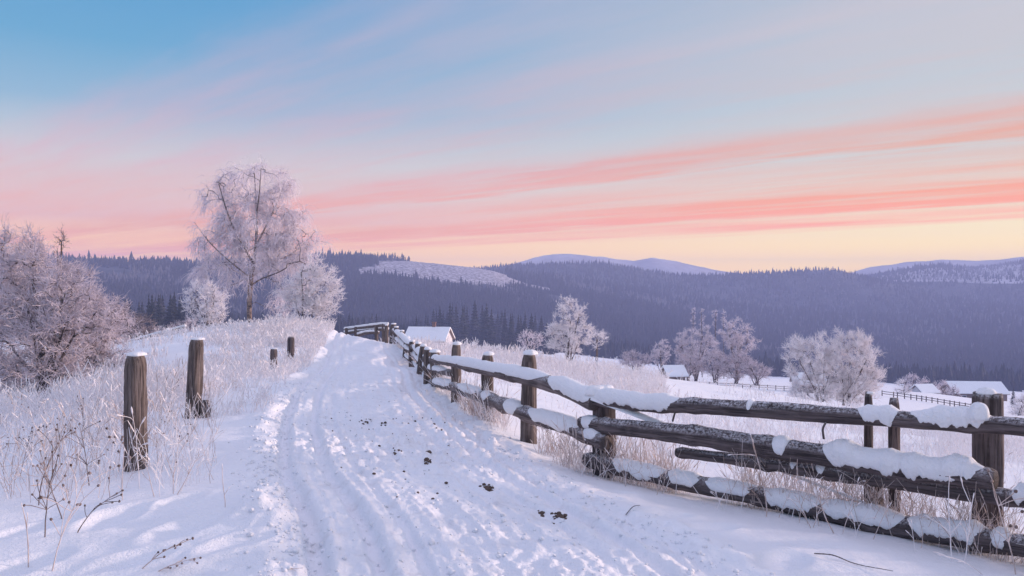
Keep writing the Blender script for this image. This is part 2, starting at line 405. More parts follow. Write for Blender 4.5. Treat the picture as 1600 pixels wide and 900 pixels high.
def snow_mat(name, base, dirt=None, rough=0.65, relief=0.022):
    m, t, b = material(name); co = objco(t)
    n = t.noise(co, 0.9, 4)
    c = t.mix(t.smooth(n, .3, .7), base, tuple(min(1, v*1.035) for v in base[:3])+(1,))
    if dirt:
        d = t.math('MULTIPLY', t.smooth(t.noise(co, 3.2, 6, .7), .52, .78), 0.55)
        c = t.mix(d, c, dirt)
    t.put(b.inputs['Base Color'], c); b.inputs['Roughness'].default_value = rough
    b.inputs['Specular IOR Level'].default_value = 0.3
    h = t.math('ADD', t.math('MULTIPLY', t.noise(co, 55, 4, .65), .5), t.noise(co, 14, 3, .6))
    bump(t, b, h, 0.8, relief)
    return m
M = {}
M['snow'] = snow_mat('snow', (.86, .865, .90, 1))
M['road'] = snow_mat('packed_snow', (.84, .845, .885, 1), (.56, .53, .54, 1))
M['clump'] = snow_mat('snow_clump', (.87, .875, .90, 1), None, .65, 0.034)

def wood_mat(name, dark, light, frost=0.35, fr_hi=.75):
    m, t, b = material(name)
    a = t.new('ShaderNodeAttribute', attribute_name='bark')
    mp = t.new('ShaderNodeMapping'); t.l.new(a.outputs['Vector'], mp.inputs[0]); mp.inputs['Scale'].default_value = (26, 26, 1.6)
    g = t.noise(mp.outputs[0], 1.0, 7, .65)
    mp2 = t.new('ShaderNodeMapping'); t.l.new(a.outputs['Vector'], mp2.inputs[0]); mp2.inputs['Scale'].default_value = (70, 70, 2.4)
    cr = t.noise(mp2.outputs[0], 1.0, 5, .6)
    pat = t.noise(a.outputs['Vector'], 5.0, 4, .6)
    c = t.mix(t.smooth(g, .32, .68), dark, light)
    c = t.mix(t.math('MULTIPLY', t.smooth(cr, .54, .66), .7), c, tuple(v*.45 for v in dark[:3])+(1,))
    c = t.mix(t.math('MULTIPLY', t.smooth(pat, .5, .75), .35), c, tuple(v*1.5 for v in light[:3])+(1,))
    fz = t.math('MULTIPLY', t.smooth(up(t), .15, .85), t.smooth(t.noise(a.outputs['Vector'], 42, 6, .75), .42, .60))
    c = t.mix(t.math('MULTIPLY', fz, frost), c, (.74, .73, .77, 1))
    t.put(b.inputs['Base Color'], c); b.inputs['Roughness'].default_value = .85
    bump(t, b, t.math('SUBTRACT', g, t.math('MULTIPLY', t.smooth(cr, .5, .66), .9)), 0.9, 0.014)
    return m
M['log'] = wood_mat('weathered_log', (.062, .049, .051, 1), (.165, .134, .134, 1), .8)
M['pale_log'] = wood_mat('frosted_log', (.09, .07, .07, 1), (.26, .215, .21, 1), .95)
M['post'] = wood_mat('weathered_post', (.070, .054, .050, 1), (.215, .172, .158, 1), .25)

def frost_mat(name, wood, frost, bias, hi=.62):
    """thin twigs coated with hoar frost: wood showing in places"""
    m, t, b = material(name); co = objco(t)
    n = t.noise(co, 2.3, 3, .6); n2 = t.noise(co, 9, 2, .5)
    f = t.smooth(t.math('ADD', t.math('MULTIPLY', n, .6), t.math('MULTIPLY', n2, .4)), bias-.14, bias+.14)
    t.put(b.inputs['Base Color'], t.mix(f, wood, frost)); b.inputs['Roughness'].default_value = .7
    return m
M['twig'] = frost_mat('frosted_twigs', (.40, .32, .33, 1), (.88, .83, .85, 1), .36)
M['twig_dim'] = frost_mat('dull_frosted_twigs', (.36, .28, .30, 1), (.83, .745, .79, 1), .38)
M['twig_bare'] = frost_mat('brown_twigs', (.16, .12, .12, 1), (.42, .35, .36, 1), .50)
M['grass'] = frost_mat('frosted_grass', (.52, .41, .37, 1), (.88, .83, .84, 1), .38)
M['straw'] = frost_mat('dry_straw', (.40, .28, .22, 1), (.76, .66, .64, 1), .46)
M['brown_stem'] = frost_mat('brown_weed_stems', (.115, .075, .062, 1), (.50, .41, .40, 1), .54)
M['seed'] = frost_mat('seed_heads', (.10, .065, .055, 1), (.42, .34, .33, 1), .54)
def bark_mat(name, c0, c1, frost):
    m, t, b = material(name); co = objco(t)
    c = t.mix(t.smooth(t.noise(co, 3.5, 5, .65), .35, .65), c0, c1)
    fz = t.math('MULTIPLY', t.smooth(up(t), -.1, .75), frost)
    t.put(b.inputs['Base Color'], t.mix(fz, c, (.72, .68, .72, 1)))
    return m
M['branch'] = bark_mat('frosted_bark', (.045, .032, .032, 1), (.13, .095, .095, 1), .45)
M['bark'] = bark_mat('rough_bark', (.035, .026, .024, 1), (.15, .115, .10, 1), .25)
M['birch'] = bark_mat('birch_bark', (.05, .035, .03, 1), (.40, .29, .23, 1), .3)

def needle_mat(name, c0, c1, frost, lim):
    m, t, b = material(name); g = t.new('ShaderNodeNewGeometry')
    n = t.noise(g.outputs['Position'], .045, 3, .5); n2 = t.noise(g.outputs['Position'], .7, 3, .6)
    c = t.mix(n2, c0, c1)
    t.put(b.inputs['Base Color'], t.mix(t.math('MULTIPLY', t.smooth(t.math('ADD', t.math('MULTIPLY', n, .6), t.math('MULTIPLY', n2, .4)), lim, lim+.2), .55), c, frost))
    b.inputs['Roughness'].default_value = .9
    return m
M['needle'] = needle_mat('spruce_needles', (.012, .017, .018, 1), (.035, .042, .040, 1), (.20, .19, .22, 1), .52)
M['forest'] = needle_mat('forest_needles', (.016, .022, .028, 1), (.026, .033, .040, 1), (.085, .088, .105, 1), .50)
M['frosty_forest'] = needle_mat('frosted_forest', (.10, .10, .115, 1), (.20, .19, .22, 1), (.27, .25, .28, 1), .5)
def floor_mat():
    m, t, b = material('forest_floor'); g = t.new('ShaderNodeNewGeometry')
    n = t.noise(g.outputs['Position'], .02, 6, .65)
    t.put(b.inputs['Base Color'], t.mix(t.smooth(n, .45, .75), (.025, .03, .036, 1), (.10, .10, .12, 1))); return m
M['floor'] = floor_mat()
def clear_mat():
    m, t, b = material('snowy_clearing'); g = t.new('ShaderNodeNewGeometry')
    n = t.noise(g.outputs['Position'], .22, 5, .8)
    t.put(b.inputs['Base Color'], t.mix(t.smooth(n, .40, .62), (.14, .12, .14, 1), (.66, .62, .67, 1))); return m
M['clearing'] = clear_mat()
def far_mat():  # snowy slopes, made paler in colour to stand in for distance haze
    m, t, b = material('hazed_snowy_mountain'); g = t.new('ShaderNodeNewGeometry')
    n = t.noise(g.outputs['Position'], .012, 6, .7)
    t.put(b.inputs['Base Color'], t.mix(t.smooth(n, .35, .65), (.38, .36, .37, 1), (.66, .62, .64, 1))); return m
M['far_snow_haze'] = far_mat()
def plain(name, c, rough=.8):
    m, t, b = material(name); co = objco(t)
    n = t.noise(co, 4, 5, .6)
    t.put(b.inputs['Base Color'], t.mix(n, tuple(v*.75 for v in c[:3])+(1,), tuple(min(1, v*1.2) for v in c[:3])+(1,))); b.inputs['Roughness'].default_value = rough
    return m
M['dung'] = plain('dung', (.115, .080, .066, 1))
M['plank'] = plain('house_planks', (.20, .145, .125, 1))
M['render'] = plain('house_plaster', (.72, .68, .70, 1))
M['brick'] = plain('chimney_brick', (.22, .13, .11, 1))
M['pane'] = plain('window_glass', (.03, .035, .05, 1), .1)

# ------------------------------------------------------------------ ground: one sheet out to the horizon, cut where its kind changes
th = np.concatenate([np.arange(-180, -46, 6.0), np.arange(-46, -38, 1.0), np.arange(-38, 38, 0.125), np.arange(38, 46, 1.0), np.arange(46, 180.1, 6.0)])
rr = np.concatenate([[0.35, 0.7, 1.1, 1.5, 2.0, 2.5, 2.9], np.exp(np.arange(math.log(3.2), math.log(60), 0.0056)), np.exp(np.arange(math.log(60), math.log(2960), 0.017))])
TH, RR = np.meshgrid(np.radians(th), rr)
GX, GY = RR*np.sin(TH), RR*np.cos(TH)
GZ = ground_z(GX.ravel(), GY.ravel())
GV = np.stack([GX.ravel(), GY.ravel(), GZ], 1)
nr, nt = RR.shape
i = np.arange(nr-1)[:, None]*nt; k = np.arange(nt-1)[None, :]
GQ = np.stack([i+k, i+k+1, i+nt+k+1, i+nt+k], 2).reshape(-1, 4)
fc = GV[GQ].mean(1); fr = np.hypot(fc[:, 0], fc[:, 1])
fpx = 800+F*fc[:, 0]/np.maximum(fc[:, 1], 1e-3); fpx = np.where(fc[:, 1] > 0, fpx, -9e3)
is_road = (np.abs(road_u(fc[:, 0], fc[:, 1]) + 0.06*fbm(fc[:, 0]/.3, fc[:, 1]/.3, 5, 3)) < 1.03) & (fr < 52)
is_hill = fr > 560
def in_clearing(px, r, x, y):
    e = fbm(x/70, y/60, 7, 4)*95
    a = (px+e > 592) & (px+e < 790) & (r > 905+.5*e+0.35*np.maximum(px-700,0)) & (r < 1125)
    b = (px+e > 770) & (px+e < 850) & (r > 985) & (r < 1040)
    return a | b
def cut(name, sel, mats, midx=None, centre=None):
    Q = GQ[sel]; used, inv = np.unique(Q.ravel(), return_inverse=True)
    if centre is not None:
        pass
    return link(name, mesh_from(name, GV[used], inv.reshape(-1, 4), mats, midx=midx, smooth=True))
tag(cut('road', is_road & ~is_hill, M['road']), kind='structure')
tag(cut('snowy_ground', ~is_road & ~is_hill, M['snow']), kind='structure')
hp = fpx[is_hill]; hr = fr[is_hill]; hx = fc[is_hill]
tag(cut('hills', is_hill, [M['floor'], M['clearing'], M['far_snow_haze']], midx=np.where(hr > 1690, 2, in_clearing(hp, hr, hx[:, 0], hx[:, 1]).astype(np.int32))), kind='structure')

# ------------------------------------------------------------------ forest on the far hills: one mass
def cone_trees(X, Y, H, seed, tiers=2, n=5, zoff=-0.5):
    g = rs(seed); S = len(X); Z = ground_z(X, Y)+zoff
    Vs, Ts = [], []; off = 0
    ang0 = g.rand(S)*6.28
    for t_ in range(tiers):
        zb = (0.06+0.40*t_)*H; zt = np.minimum(1.0, 0.62+0.42*t_)*H if t_ < tiers-1 else H
        rad = H*(0.21-0.085*t_)
        ang = ang0[:, None]+2*np.pi*np.arange(n)[None]/n+t_*.5
        rj = rad[:, None]*(0.7+0.6*g.rand(S, n)); zj = zb[:, None]+H[:, None]*(g.rand(S, n)-.5)*.08
        ring = np.stack([X[:, None]+np.cos(ang)*rj, Y[:, None]+np.sin(ang)*rj, Z[:, None]+zj], 2)
        apex = np.stack([X, Y, Z+zt], 1)[:, None]
        V = np.concatenate([ring, apex], 1)
        b = (np.arange(S)*(n+1))[:, None]+off; k = np.arange(n)
        Ts.append(np.stack([b+k, b+(k+1) % n, b+n+0*k], 2).reshape(-1, 3)); Vs.append(V.reshape(-1, 3)); off += S*(n+1)
    return np.concatenate(Vs), np.concatenate(Ts)
def scatter(seed, n, r0, r1, a0=-36, a1=36, keep=None):
    g = rs(seed); r = np.sqrt(g.rand(n)*(r1*r1-r0*r0)+r0*r0); a = np.radians(a0+(a1-a0)*g.rand(n))
    x, y = r*np.sin(a), r*np.cos(a); px = 800+F*np.tan(a)
    ok = np.ones(n, bool) if keep is None else keep(x, y, r, px)
    return x[ok], y[ok], g
def keepA(x, y, r, px):
    return ~in_clearing(px, r, x, y) & ~((px > 640) & (px < 790) & (r > 1080) & (r < 1260)) & (fbm(x/70, y/70, 55, 3) > -.42)
mbF, mbW = MB(), MB()
for seed, n, r0, r1, hh, keep in ((1, 30000, 570, 860, 6.5, keepA), (2, 20000, 860, 1080, 6.5, keepA), (5, 5200, 1080, 1260, 9.5, keepA), (3, 15000, 1260, 1680, 7, None), (4, 19000, 1690, 2100, 8, None)):
    x, y, g = scatter(seed, n, r0, r1, keep=keep)
    H = hh*(0.45+0.75*g.rand(len(x))+.75*g.rand(len(x))**6)
    fz = (fbm(x/110, y/110, 77, 3)+0.5*(g.rand(len(x))-.5)) > (0.30 if r0 < 1600 else -0.05)
    for mb, s_ in ((mbF, ~fz), (mbW, fz)):
        V, Tn = cone_trees(x[s_], y[s_], H[s_]*(1 if mb is mbF else .75), seed+30, tiers=2 if r0 < 1100 else 1); mb.add(V, Tn=Tn)
tag(link('conifer_forest', mbF.mesh('conifer_forest', M['forest'])), 'dark blue conifer forest covering the far hills', 'forest', kind='stuff')
tag(link('frosted_wood', mbW.mesh('frosted_wood', M['frosty_forest'])), 'pale frosted trees mixed into the hillside forest', 'forest', kind='stuff')

# ------------------------------------------------------------------ spruces one can tell apart
def spruce_meshes(seed, H=1.0):
    """unit-height spruce: trunk and a crown of drooping jagged whorls"""
    g = rs(seed); V, Q, Tn, at = tube([[0, 0, -.02], [0, 0, .5], [0, 0, .97]], [.014, .009, .002], n=6)
    tm = mesh_from('spruce_trunk', V, [Q, np.array(Tn)], M['bark'])
    Vs, Ts = [], []; off = 0
    L = 15
    for l in range(L):
        f = l/(L-1); z = .06+.88*f; rad = (.175*(1-f)**.85+.012)*(0.85+.3*g.rand()); nb = 9
        for k_ in range(nb):
            a = 6.28*k_/nb+l*.7+g.rand()*.5; ln = rad*(.65+.6*g.rand()); dz = -.025-.05*g.rand()*(1-f); wd = ln*.34+.004
            c, s_ = math.cos(a), math.sin(a)
            tip = [c*ln, s_*ln, z+dz]; bl = [-s_*wd+c*ln*.45, c*wd+s_*ln*.45, z+dz*.35-.012]; br = [s_*wd+c*ln*.45, -c*wd+s_*ln*.45, z+dz*.35-.012]
            top = [0, 0, z+.035]; low = [c*ln*.4, s_*ln*.4, z+dz-.02]
            Vs += [top, bl, tip, br, low]; Ts += [[off, off+1, off+2], [off, off+2, off+3], [off+1, off+4, off+2], [off+4, off+3, off+2]]; off += 5
    Vs += [[-.006, 0, .93], [.006, 0, .93], [0, .006, .93], [0, 0, 1.0]]; Ts += [[off, off+1, off+3], [off+1, off+2, off+3], [off+2, off, off+3]]
    return tm, mesh_from('spruce_crown', np.array(Vs), np.array(Ts), M['needle'])
SPR = [spruce_meshes(s_) for s_ in (11, 12, 13)]
def spruce(px, D, ytop, label, group, v=0):
    x = (px-800)/F*D; z = gz(x, D); H = EYE-(ytop-450)/F*D-z
    o = thing('spruce_tree', (x, D, z), label, 'tree', group, rz=px*1.7)
    ws = .75+.55*((px*7.31) % 1.0); o.scale = (H*ws, H*ws, H)
    link('trunk', SPR[v][0], o); link('crown', SPR[v][1], o)
    return o
g = rs(5)
for i_ in range(74):       # the dark wood beyond the crest of the road
    px = 528+i_*4.75+g.randn()*3; D = 330+g.rand()*120
    yt = np.interp(px, [520,560,600,640,680,710,745,780,815,845,880], [478,484,490,494,476,466,466,470,478,486,506]) + abs(g.randn())*9 + (0 if i_ % 3 else 8)
    spruce(px, D, yt, 'dark spruce in the wood beyond the snowy farmhouse roof', 'spruces in the dark wood beyond the farmhouse', i_ % 3)
for i_ in range(34):       # the left wood, below the birch
    px = 118+i_*5.6+g.randn()*3; D = 190+g.rand()*80
    yt = np.interp(px, [110,170,215,235,265,290,310], [452,458,468,452,450,456,450]) + abs(g.randn())*9
    spruce(px, D, yt, 'dark spruce in the hollow left of the tall birch', 'spruces in the hollow left of the birch', i_ % 3)
spruce(1583, 150, 606, 'lone dark spruce behind the barn at the frame edge', None, 1)
x, y, g = scatter(9, 11000, 300, 600, -36, 36, keep=lambda x, y, r, px: (r > np.interp(px, [0,520,900,980,1200,1600], [270,330,420,430,400,400])))
V, Tn = cone_trees(x, y, 7.5*(.5+.8*g.rand(len(x))+.5*g.rand(len(x))**5), 61, tiers=3, n=6)
tag(link('valley_wood', mesh_from('valley_wood', V, Tn, M['forest'])), 'dense dark wood filling the bottom of the valley', 'forest', kind='stuff')

# ------------------------------------------------------------------ leafless frosted trees
def strands(P0, D0, L, m, droop, wig, g):
    """curved thin strands from many roots; returns (n, m+1, 3)"""
    n = len(P0); pts = [P0]; d = D0/np.linalg.norm(D0, axis=1, keepdims=True); L = np.broadcast_to(L, (n,))
    for k_ in range(m):
        d = d + np.array([0, 0, -droop]) + g.randn(n, 3)*wig; d /= np.linalg.norm(d, axis=1, keepdims=True)
        pts.append(pts[-1]+d*(L/m)[:, None])
    return np.stack(pts, 1)
def strand_segs(S, r0, r1):
    m = S.shape[1]-1
    A = S[:, :-1].reshape(-1, 3); B = S[:, 1:].reshape(-1, 3)
    ra = np.tile(np.linspace(r0, r1, m+1)[:-1], len(S)); rb = np.tile(np.linspace(r0, r1, m+1)[1:], len(S))
    return A, B, ra, rb
def tree(name, label, cat, base, ells, D, stems, N=300, seed=0, twigs=9000, tl=.6, tr=.012, droop=0.0, upw=.3, wig=.25, rtip=.012, mats=('bark','branch','twig'),
         depth=.85, pen=.7, group=None, sub=2, trunk_min=.06, rmax=.3, fill=.35, tw=2.4, od=2.2):
    """ells: (px,py,rx,ry) outline lobes at distance D; stems: lists of (px,py,dD) polylines for trunk and main limbs"""
    g = rs(seed); base = np.asarray(base, float)
    k_ = D/F
    # attractors spread through the lobes
    E0 = np.array(ells, float); E = [E0]
    for q_ in range(6):                      # ragged outline: small lobes sprouting from the large ones
        a_ = g.rand(len(E0))*6.28; f_ = .26+.22*g.rand(len(E0))
        E.append(np.stack([E0[:, 0]+np.cos(a_)*E0[:, 2]*.86, E0[:, 1]-np.abs(np.sin(a_))*E0[:, 3]*.86*np.where(np.sin(a_) > -.4, 1, -.7), E0[:, 2]*f_, E0[:, 3]*f_], 1))
    E = np.concatenate(E); E0 = None; wgt = E[:, 2]*E[:, 3]*np.sqrt(E[:, 2]); wgt /= wgt.sum()
    pk = g.choice(len(E), N, p=wgt); v = g.randn(N, 3); v /= np.linalg.norm(v, axis=1, keepdims=True); v *= (fill+(1-fill)*g.rand(N, 1))**(1/2.2)
    e = E[pk]
    ax = ((e[:, 0]-800)+v[:, 0]*e[:, 2])*k_; ay = D+v[:, 1]*e[:, 2]*k_*depth; az = EYE-((e[:, 1]-450)-v[:, 2]*e[:, 3])*k_
    at = np.stack([ax, ay, az], 1)
    # skeleton
    nodes, par = [], []
    for s_ in stems:
        pts = np.array([[(a-800)*k_, D+c, EYE-(b-450)*k_] for a, b, c in s_]); pts = spline(pts, max(6, int(3*len(pts))))
        if nodes:
            nn = np.array(nodes); j = int(np.argmin(((nn-pts[0])**2).sum(1)))
        else:
            pts[0] = base-np.array([0, 0, .12]); j = -1
        if j >= 0 and len(s_) and np.linalg.norm(nodes[j]-pts[0]) > 1.2 and s_[0][1] > 0: 
            pass
        for p in pts:
            nodes.append(p+g.randn(3)*.0); par.append(j); j = len(nodes)-1
    n_stem = len(nodes)
    nodes = list(nodes)
    dist = np.min(np.linalg.norm(at[:, None]-np.array(nodes)[None], axis=2), axis=1)
    arr = np.zeros((n_stem+N*4, 3)); arr[:n_stem] = nodes; cnt = n_stem
    par = par+[0]*(N*4); tips = []
    for a in np.argsort(dist):
        p = at[a]; c = arr[:cnt]; dv = p-c; dd = np.linalg.norm(dv, axis=1)
        j = int(np.argmin(dd + pen*np.maximum(0, -dv[:, 2]) ))
        q0 = c[j].copy(); ln = dd[j]
        mid1 = q0+(p-q0)*.36+np.array([0, 0, .10*ln])+g.randn(3)*.07*ln; mid2 = q0+(p-q0)*.70+np.array([0, 0, .10*ln])+g.randn(3)*.06*ln
        pj = j
        for pt in (mid1, mid2, p):
            arr[cnt] = pt; par[cnt] = pj; pj = cnt; cnt += 1
        tips.append(cnt-1)
    arr = arr[:cnt]; par = np.array(par[:cnt])
    # pipe model radii
    r = np.zeros(cnt); acc = np.zeros(cnt)
    for j in range(cnt-1, -1, -1):
        r[j] = max(rtip, acc[j]**(1/2.1)); 
        if par[j] >= 0: acc[par[j]] += r[j]**2.1
    r = np.minimum(r, rmax)
    ok = par >= 0; a_ = np.nonzero(ok)[0]; A, B = arr[par[a_]], arr[a_]; ra, rb = r[par[a_]], r[a_]; ra = np.minimum(ra, rb*1.5)
    root = thing(name, base, label, cat, group)
    big = rb > trunk_min
    if not big.any() or big.all(): big = a_ < n_stem
    V, Q = segs(A[big], B[big]+(B[big]-A[big])*.04, ra[big], rb[big], 7); link('trunk', mesh_from('trunk', V-base, Q, M[mats[0]], smooth=True), root)
    Vb, Qb = segs(A[~big], B[~big], ra[~big], rb[~big], 4)
    # twigs: enough of them for the wished cover of the outline
    twigs = int(od*.62*np.pi*(np.array(ells, float)[:, 2]*np.array(ells, float)[:, 3]).sum()*k_*k_/(tl*1.95*tr*.72*(1+sub*.42)))+20
    cand = np.nonzero(ok & (r < rtip*tw))[0]
    pick = g.choice(cand, twigs); f = g.rand(twigs, 1); p0 = arr[par[pick]]*(1-f)+arr[pick]*f
    dr = arr[pick]-arr[par[pick]]; dr /= np.maximum(np.linalg.norm(dr, axis=1, keepdims=True), 1e-6)
    d0 = dr*.7+g.randn(twigs, 3)*.6+np.array([0, 0, upw])
    S = strands(p0, d0, tl*(.5+.9*g.rand(twigs)), 3 if droop < .2 else 5, droop, wig, g)
    parts = [strand_segs(S, tr, tr*.45)]
    for q_ in range(sub):
        kk = g.randint(1, S.shape[1]-1, len(S)); p1 = S[np.arange(len(S)), kk]; dd = S[np.arange(len(S)), kk]-S[np.arange(len(S)), kk-1]
        dd = dd/np.maximum(np.linalg.norm(dd, axis=1, keepdims=True), 1e-6)+g.randn(len(S), 3)*.75+np.array([0, 0, upw*.5])
        S2 = strands(p1, dd, tl*.5*(.5+.8*g.rand(len(S))), 2 if droop < .2 else 3, droop, wig, g); parts.append(strand_segs(S2, tr*.8, tr*.4))
    A = np.concatenate([p[0] for p in parts]); B = np.concatenate([p[1] for p in parts]); ra = np.concatenate([p[2] for p in parts]); rb = np.concatenate([p[3] for p in parts])
    V, Q = segs(A, B, ra, rb, 3)
    link('crown', mesh_from('crown', np.concatenate([Vb, V])-base, np.concatenate([Qb, Q+len(Vb)]), [M[mats[1]], M[mats[2]]], midx=np.concatenate([np.zeros(len(Qb), int), np.ones(len(Q), int)])), root)
    return root
def base_at(px, D):
    x = (px-800)/F*D; return (x, D, gz(x, D))
def y_of(px, D):   # frame height of the ground there
    return 450+(EYE-gz((px-800)/F*D, D))*F/D

D = 70; b = base_at(392, D); yb = y_of(392, D)
tree('birch_tree', 'tall frosted weeping birch standing on the bank beside the road', 'tree', b,
     [(402,288,62,30),(350,322,38,42),(448,322,30,48),(468,376,28,34),(335,378,28,36),(400,350,66,46),(345,392,42,40),(456,394,44,42),(398,395,40,36),(340,436,34,30),(448,440,36,38),(440,470,24,24)], D,
     [[(392,yb,0),(390,470,0),(392,440,0),(398,400,0),(402,360,0),(398,310,.3),(396,270,.3)],
      [(396,412,0),(384,385,-.6),(368,350,-1),(356,312,-1.2),(350,290,-1.2)],
      [(400,385,0),(412,352,.7),(428,315,1),(440,280,1.2)],
      [(393,435,0),(368,412,-.8),(335,375,-1.8),(318,350,-2)],
      [(393,432,0),(420,412,1),(455,390,1.6),(480,365,1.8)],
      [(391,445,0),(372,430,1.2),(345,418,2),(322,410,2.4)],
      [(392,446,0),(418,435,-1.3),(448,425,-2),(474,410,-2.4)],
      [(400,395,0),(392,360,1.2),(382,320,2),(376,285,2.4)],
      [(400,380,0),(408,340,-1.2),(416,300,-1.8),(418,268,-1.8)],
      [(391,452,0),(400,430,-1.8),(405,400,-3),(408,380,-3.6)],
      [(391,455,0),(385,430,1.8),(380,405,3),(378,385,3.6)]],
     N=560, seed=3, twigs=0, od=2.5, tl=1.35, tr=.014, droop=.42, upw=.15, wig=.14, rtip=.015, mats=('birch','bark','twig_dim'), depth=.8, rmax=.32, sub=2, pen=.25, fill=.15, tw=1.5)
def bush(px, D, ells, label, name='frosted_bush', cat='bush', seed=1, nst=6, N=160, twigs=3500, tl=.5, tr=.013, upw=.5, mats=('bark','branch','twig'), rtip=.012, sub=2, wig=.2, group=None, spread=1.0, rmax=.12, pen=.9, trunk_min=.035, droop=0.0, fill=.35, tw=2.4, od=2.2):
    g = rs(seed*7+1); b = base_at(px, D); yb = y_of(px, D); E = np.array(ells, float)
    st = []
    top = (E[:, 1]-E[:, 3]).min(); k_ = D/F
    for i_ in range(nst):
        e = E[i_ % len(E)]; tx = e[0]+(g.rand()-.5)*e[2]*1.0*spread; ty = e[1]+(g.rand()-.6)*e[3]*.8; dd = (g.rand()-.5)*e[2]*k_*1.2
        ox = (g.rand()-.5)*min(10, e[2]*.25)
        st.append([(px+(ox if i_ else 0), yb+1, 0), (px+(tx-px)*.3+ox, yb+(ty-yb)*.42, dd*.35), (px+(tx-px)*.7, yb+(ty-yb)*.75, dd*.75), (tx, ty, dd)])
    return tree(name, label, cat, b, ells, D, st, N=N, seed=seed, twigs=twigs, tl=tl, tr=tr, droop=droop, upw=upw, wig=wig, rtip=rtip, mats=mats, pen=pen, sub=sub, group=group, trunk_min=trunk_min, rmax=rmax, fill=fill, tw=tw, od=od)

bush(330, 58, [(324,482,32,36),(314,472,24,26),(336,490,20,26)], 'rounded frosted tree just left of the tall birch', 'frosted_tree', 'tree', seed=21, N=220, twigs=4500, tl=.5, tr=.015, nst=5)
bush(478, 66, [(484,462,34,42),(504,482,26,34),(466,484,28,30),(456,462,20,30),(500,452,32,44),(482,436,18,24)], 'broad frosted bush just right of the tall birch', seed=22, N=320, twigs=7500, tl=.6, tr=.015, nst=9)
# the thicket at the left edge
M['twig_mauve'] = frost_mat('mauve_frosted_twigs', (.25, .19, .21, 1), (.70, .62, .67, 1), .42)
L1 = dict(tw=2.6, od=3.0, tl=.42, tr=.007, rtip=.009, mats=('bark','bark','twig_mauve'), wig=.22, upw=.2, sub=2, rmax=.055, trunk_min=.024, pen=.6)
bush(-40, 24, [(-40,470,80,90),(10,420,50,62),(-20,540,90,70),(-20,600,70,50),(30,400,36,44)], 'tall frosted shrub cut by the left frame edge', 'frosted_shrub', seed=31, nst=12, N=420, twigs=6000, **L1)
bush(70, 22, [(70,480,68,68),(40,440,50,56),(50,545,80,60),(110,505,56,58),(60,595,70,42)], 'large tangled frosted shrub with dark stems, left of the road', 'frosted_shrub', seed=32, nst=15, N=520, twigs=7500, **L1)
bush(140, 25, [(145,505,48,52),(165,545,36,44),(120,560,50,46),(112,455,34,40),(140,590,44,34)], 'frosted shrub on the thicket edge nearest the snowy posts', 'frosted_shrub', seed=33, nst=11, N=360, twigs=5000, **L1)
bush(96, 31, [(97,376,4,16),(92,392,3,12)], 'thin bare sapling poking above the thicket', 'bare_sapling', 'tree', seed=36, nst=2, N=14, twigs=40, tl=.3, tr=.008, mats=('bark','bark','twig_bare'))
bush(215, 46, [(215,518,28,26),(196,528,26,20)], 'small brown bare bush behind the thicket', 'bare_bush', seed=34, nst=6, N=110, twigs=2600, tl=.45, tr=.011, mats=('bark','bark','twig_bare'))
for i_, (px, D, rx, ry, lb) in enumerate(((186,36,24,22,'low frosted bush at the right foot of the thicket'), (236,47,26,22,'low frosted bush in the hollow behind the leaning post'), (292,44,20,20,'low frosted bush on the bank right of the leaning post'))):
    yb_ = y_of(px, D); bush(px, D, [(px, yb_-ry*.8, rx, ry), (px-rx*.6, yb_-ry*.5, rx*.6, ry*.6), (px+rx*.5, yb_-ry*.55, rx*.6, ry*.6)], lb, 'low_bush', seed=37+i_, nst=7, N=110, twigs=0, tl=.42, tr=.010, mats=('bark','branch','twig_mauve'))
bush(262, 40, [(264,536,28,24),(245,545,22,16)], 'low frosted bush between the thicket and the second post', seed=35, nst=6, N=90, twigs=1700, tl=.4, tr=.010)
# beyond the right-hand meadow
bush(887, 68, [(888,502,25,34),(893,528,33,28),(880,532,28,28),(902,492,13,20)], 'solitary frosted tree rising from the meadow right of the farmhouse', 'frosted_tree', 'tree', seed=41, nst=6, N=260, twigs=5200, tl=.44, tr=.016, upw=.6)
bush(932, 74, [(932,530,13,17)], 'slim frosted sapling beside the solitary meadow tree', 'frosted_sapling', 'tree', seed=42, nst=3, N=50, twigs=700, tl=.5, tr=.013)
bush(829, 100, [(829,535,17,15)], 'small dull bush left of the solitary meadow tree', seed=43, nst=5, N=90, twigs=1500, tl=.7, tr=.02, mats=('bark','branch','twig_dim'))
for i_, (px, rx, ry) in enumerate(((862,22,12),(915,24,12),(960,26,13))):
    bush(px, 62, [(px, y_of(px, 62)-ry*.9, rx, ry)], 'low frosted brush at the foot of the solitary meadow tree', 'low_brush', seed=44+i_, nst=6, N=70, twigs=1300, tl=.45, tr=.012, group='brush round the meadow tree')
DB = ('bark','branch','twig_dim')
bush(1088, 150, [(1090,540,30,30),(1072,545,18,22),(1105,545,18,22)], 'rounded grey tree in the copse below the meadow', 'frosted_tree', 'tree', seed=51, nst=6, N=230, twigs=4200, tl=.75, tr=.024, rtip=.028, mats=DB, rmax=.22, trunk_min=.09)
bush(1150, 152, [(1150,520,24,25),(1160,538,22,16),(1140,530,16,18)], 'tall tree with a clear dark trunk, highest of the copse', 'frosted_tree', 'tree', seed=52, nst=5, N=230, twigs=3800, tl=.75, tr=.024, rtip=.03, mats=DB, rmax=.26, trunk_min=.09)
bush(1035, 146, [(1035,548,13,19),(1032,560,14,14)], 'slender frosted tree beside the small white shed', 'frosted_tree', 'tree', seed=53, nst=3, N=110, twigs=1800, tl=.65, tr=.03, rtip=.024, mats=DB, rmax=.16)
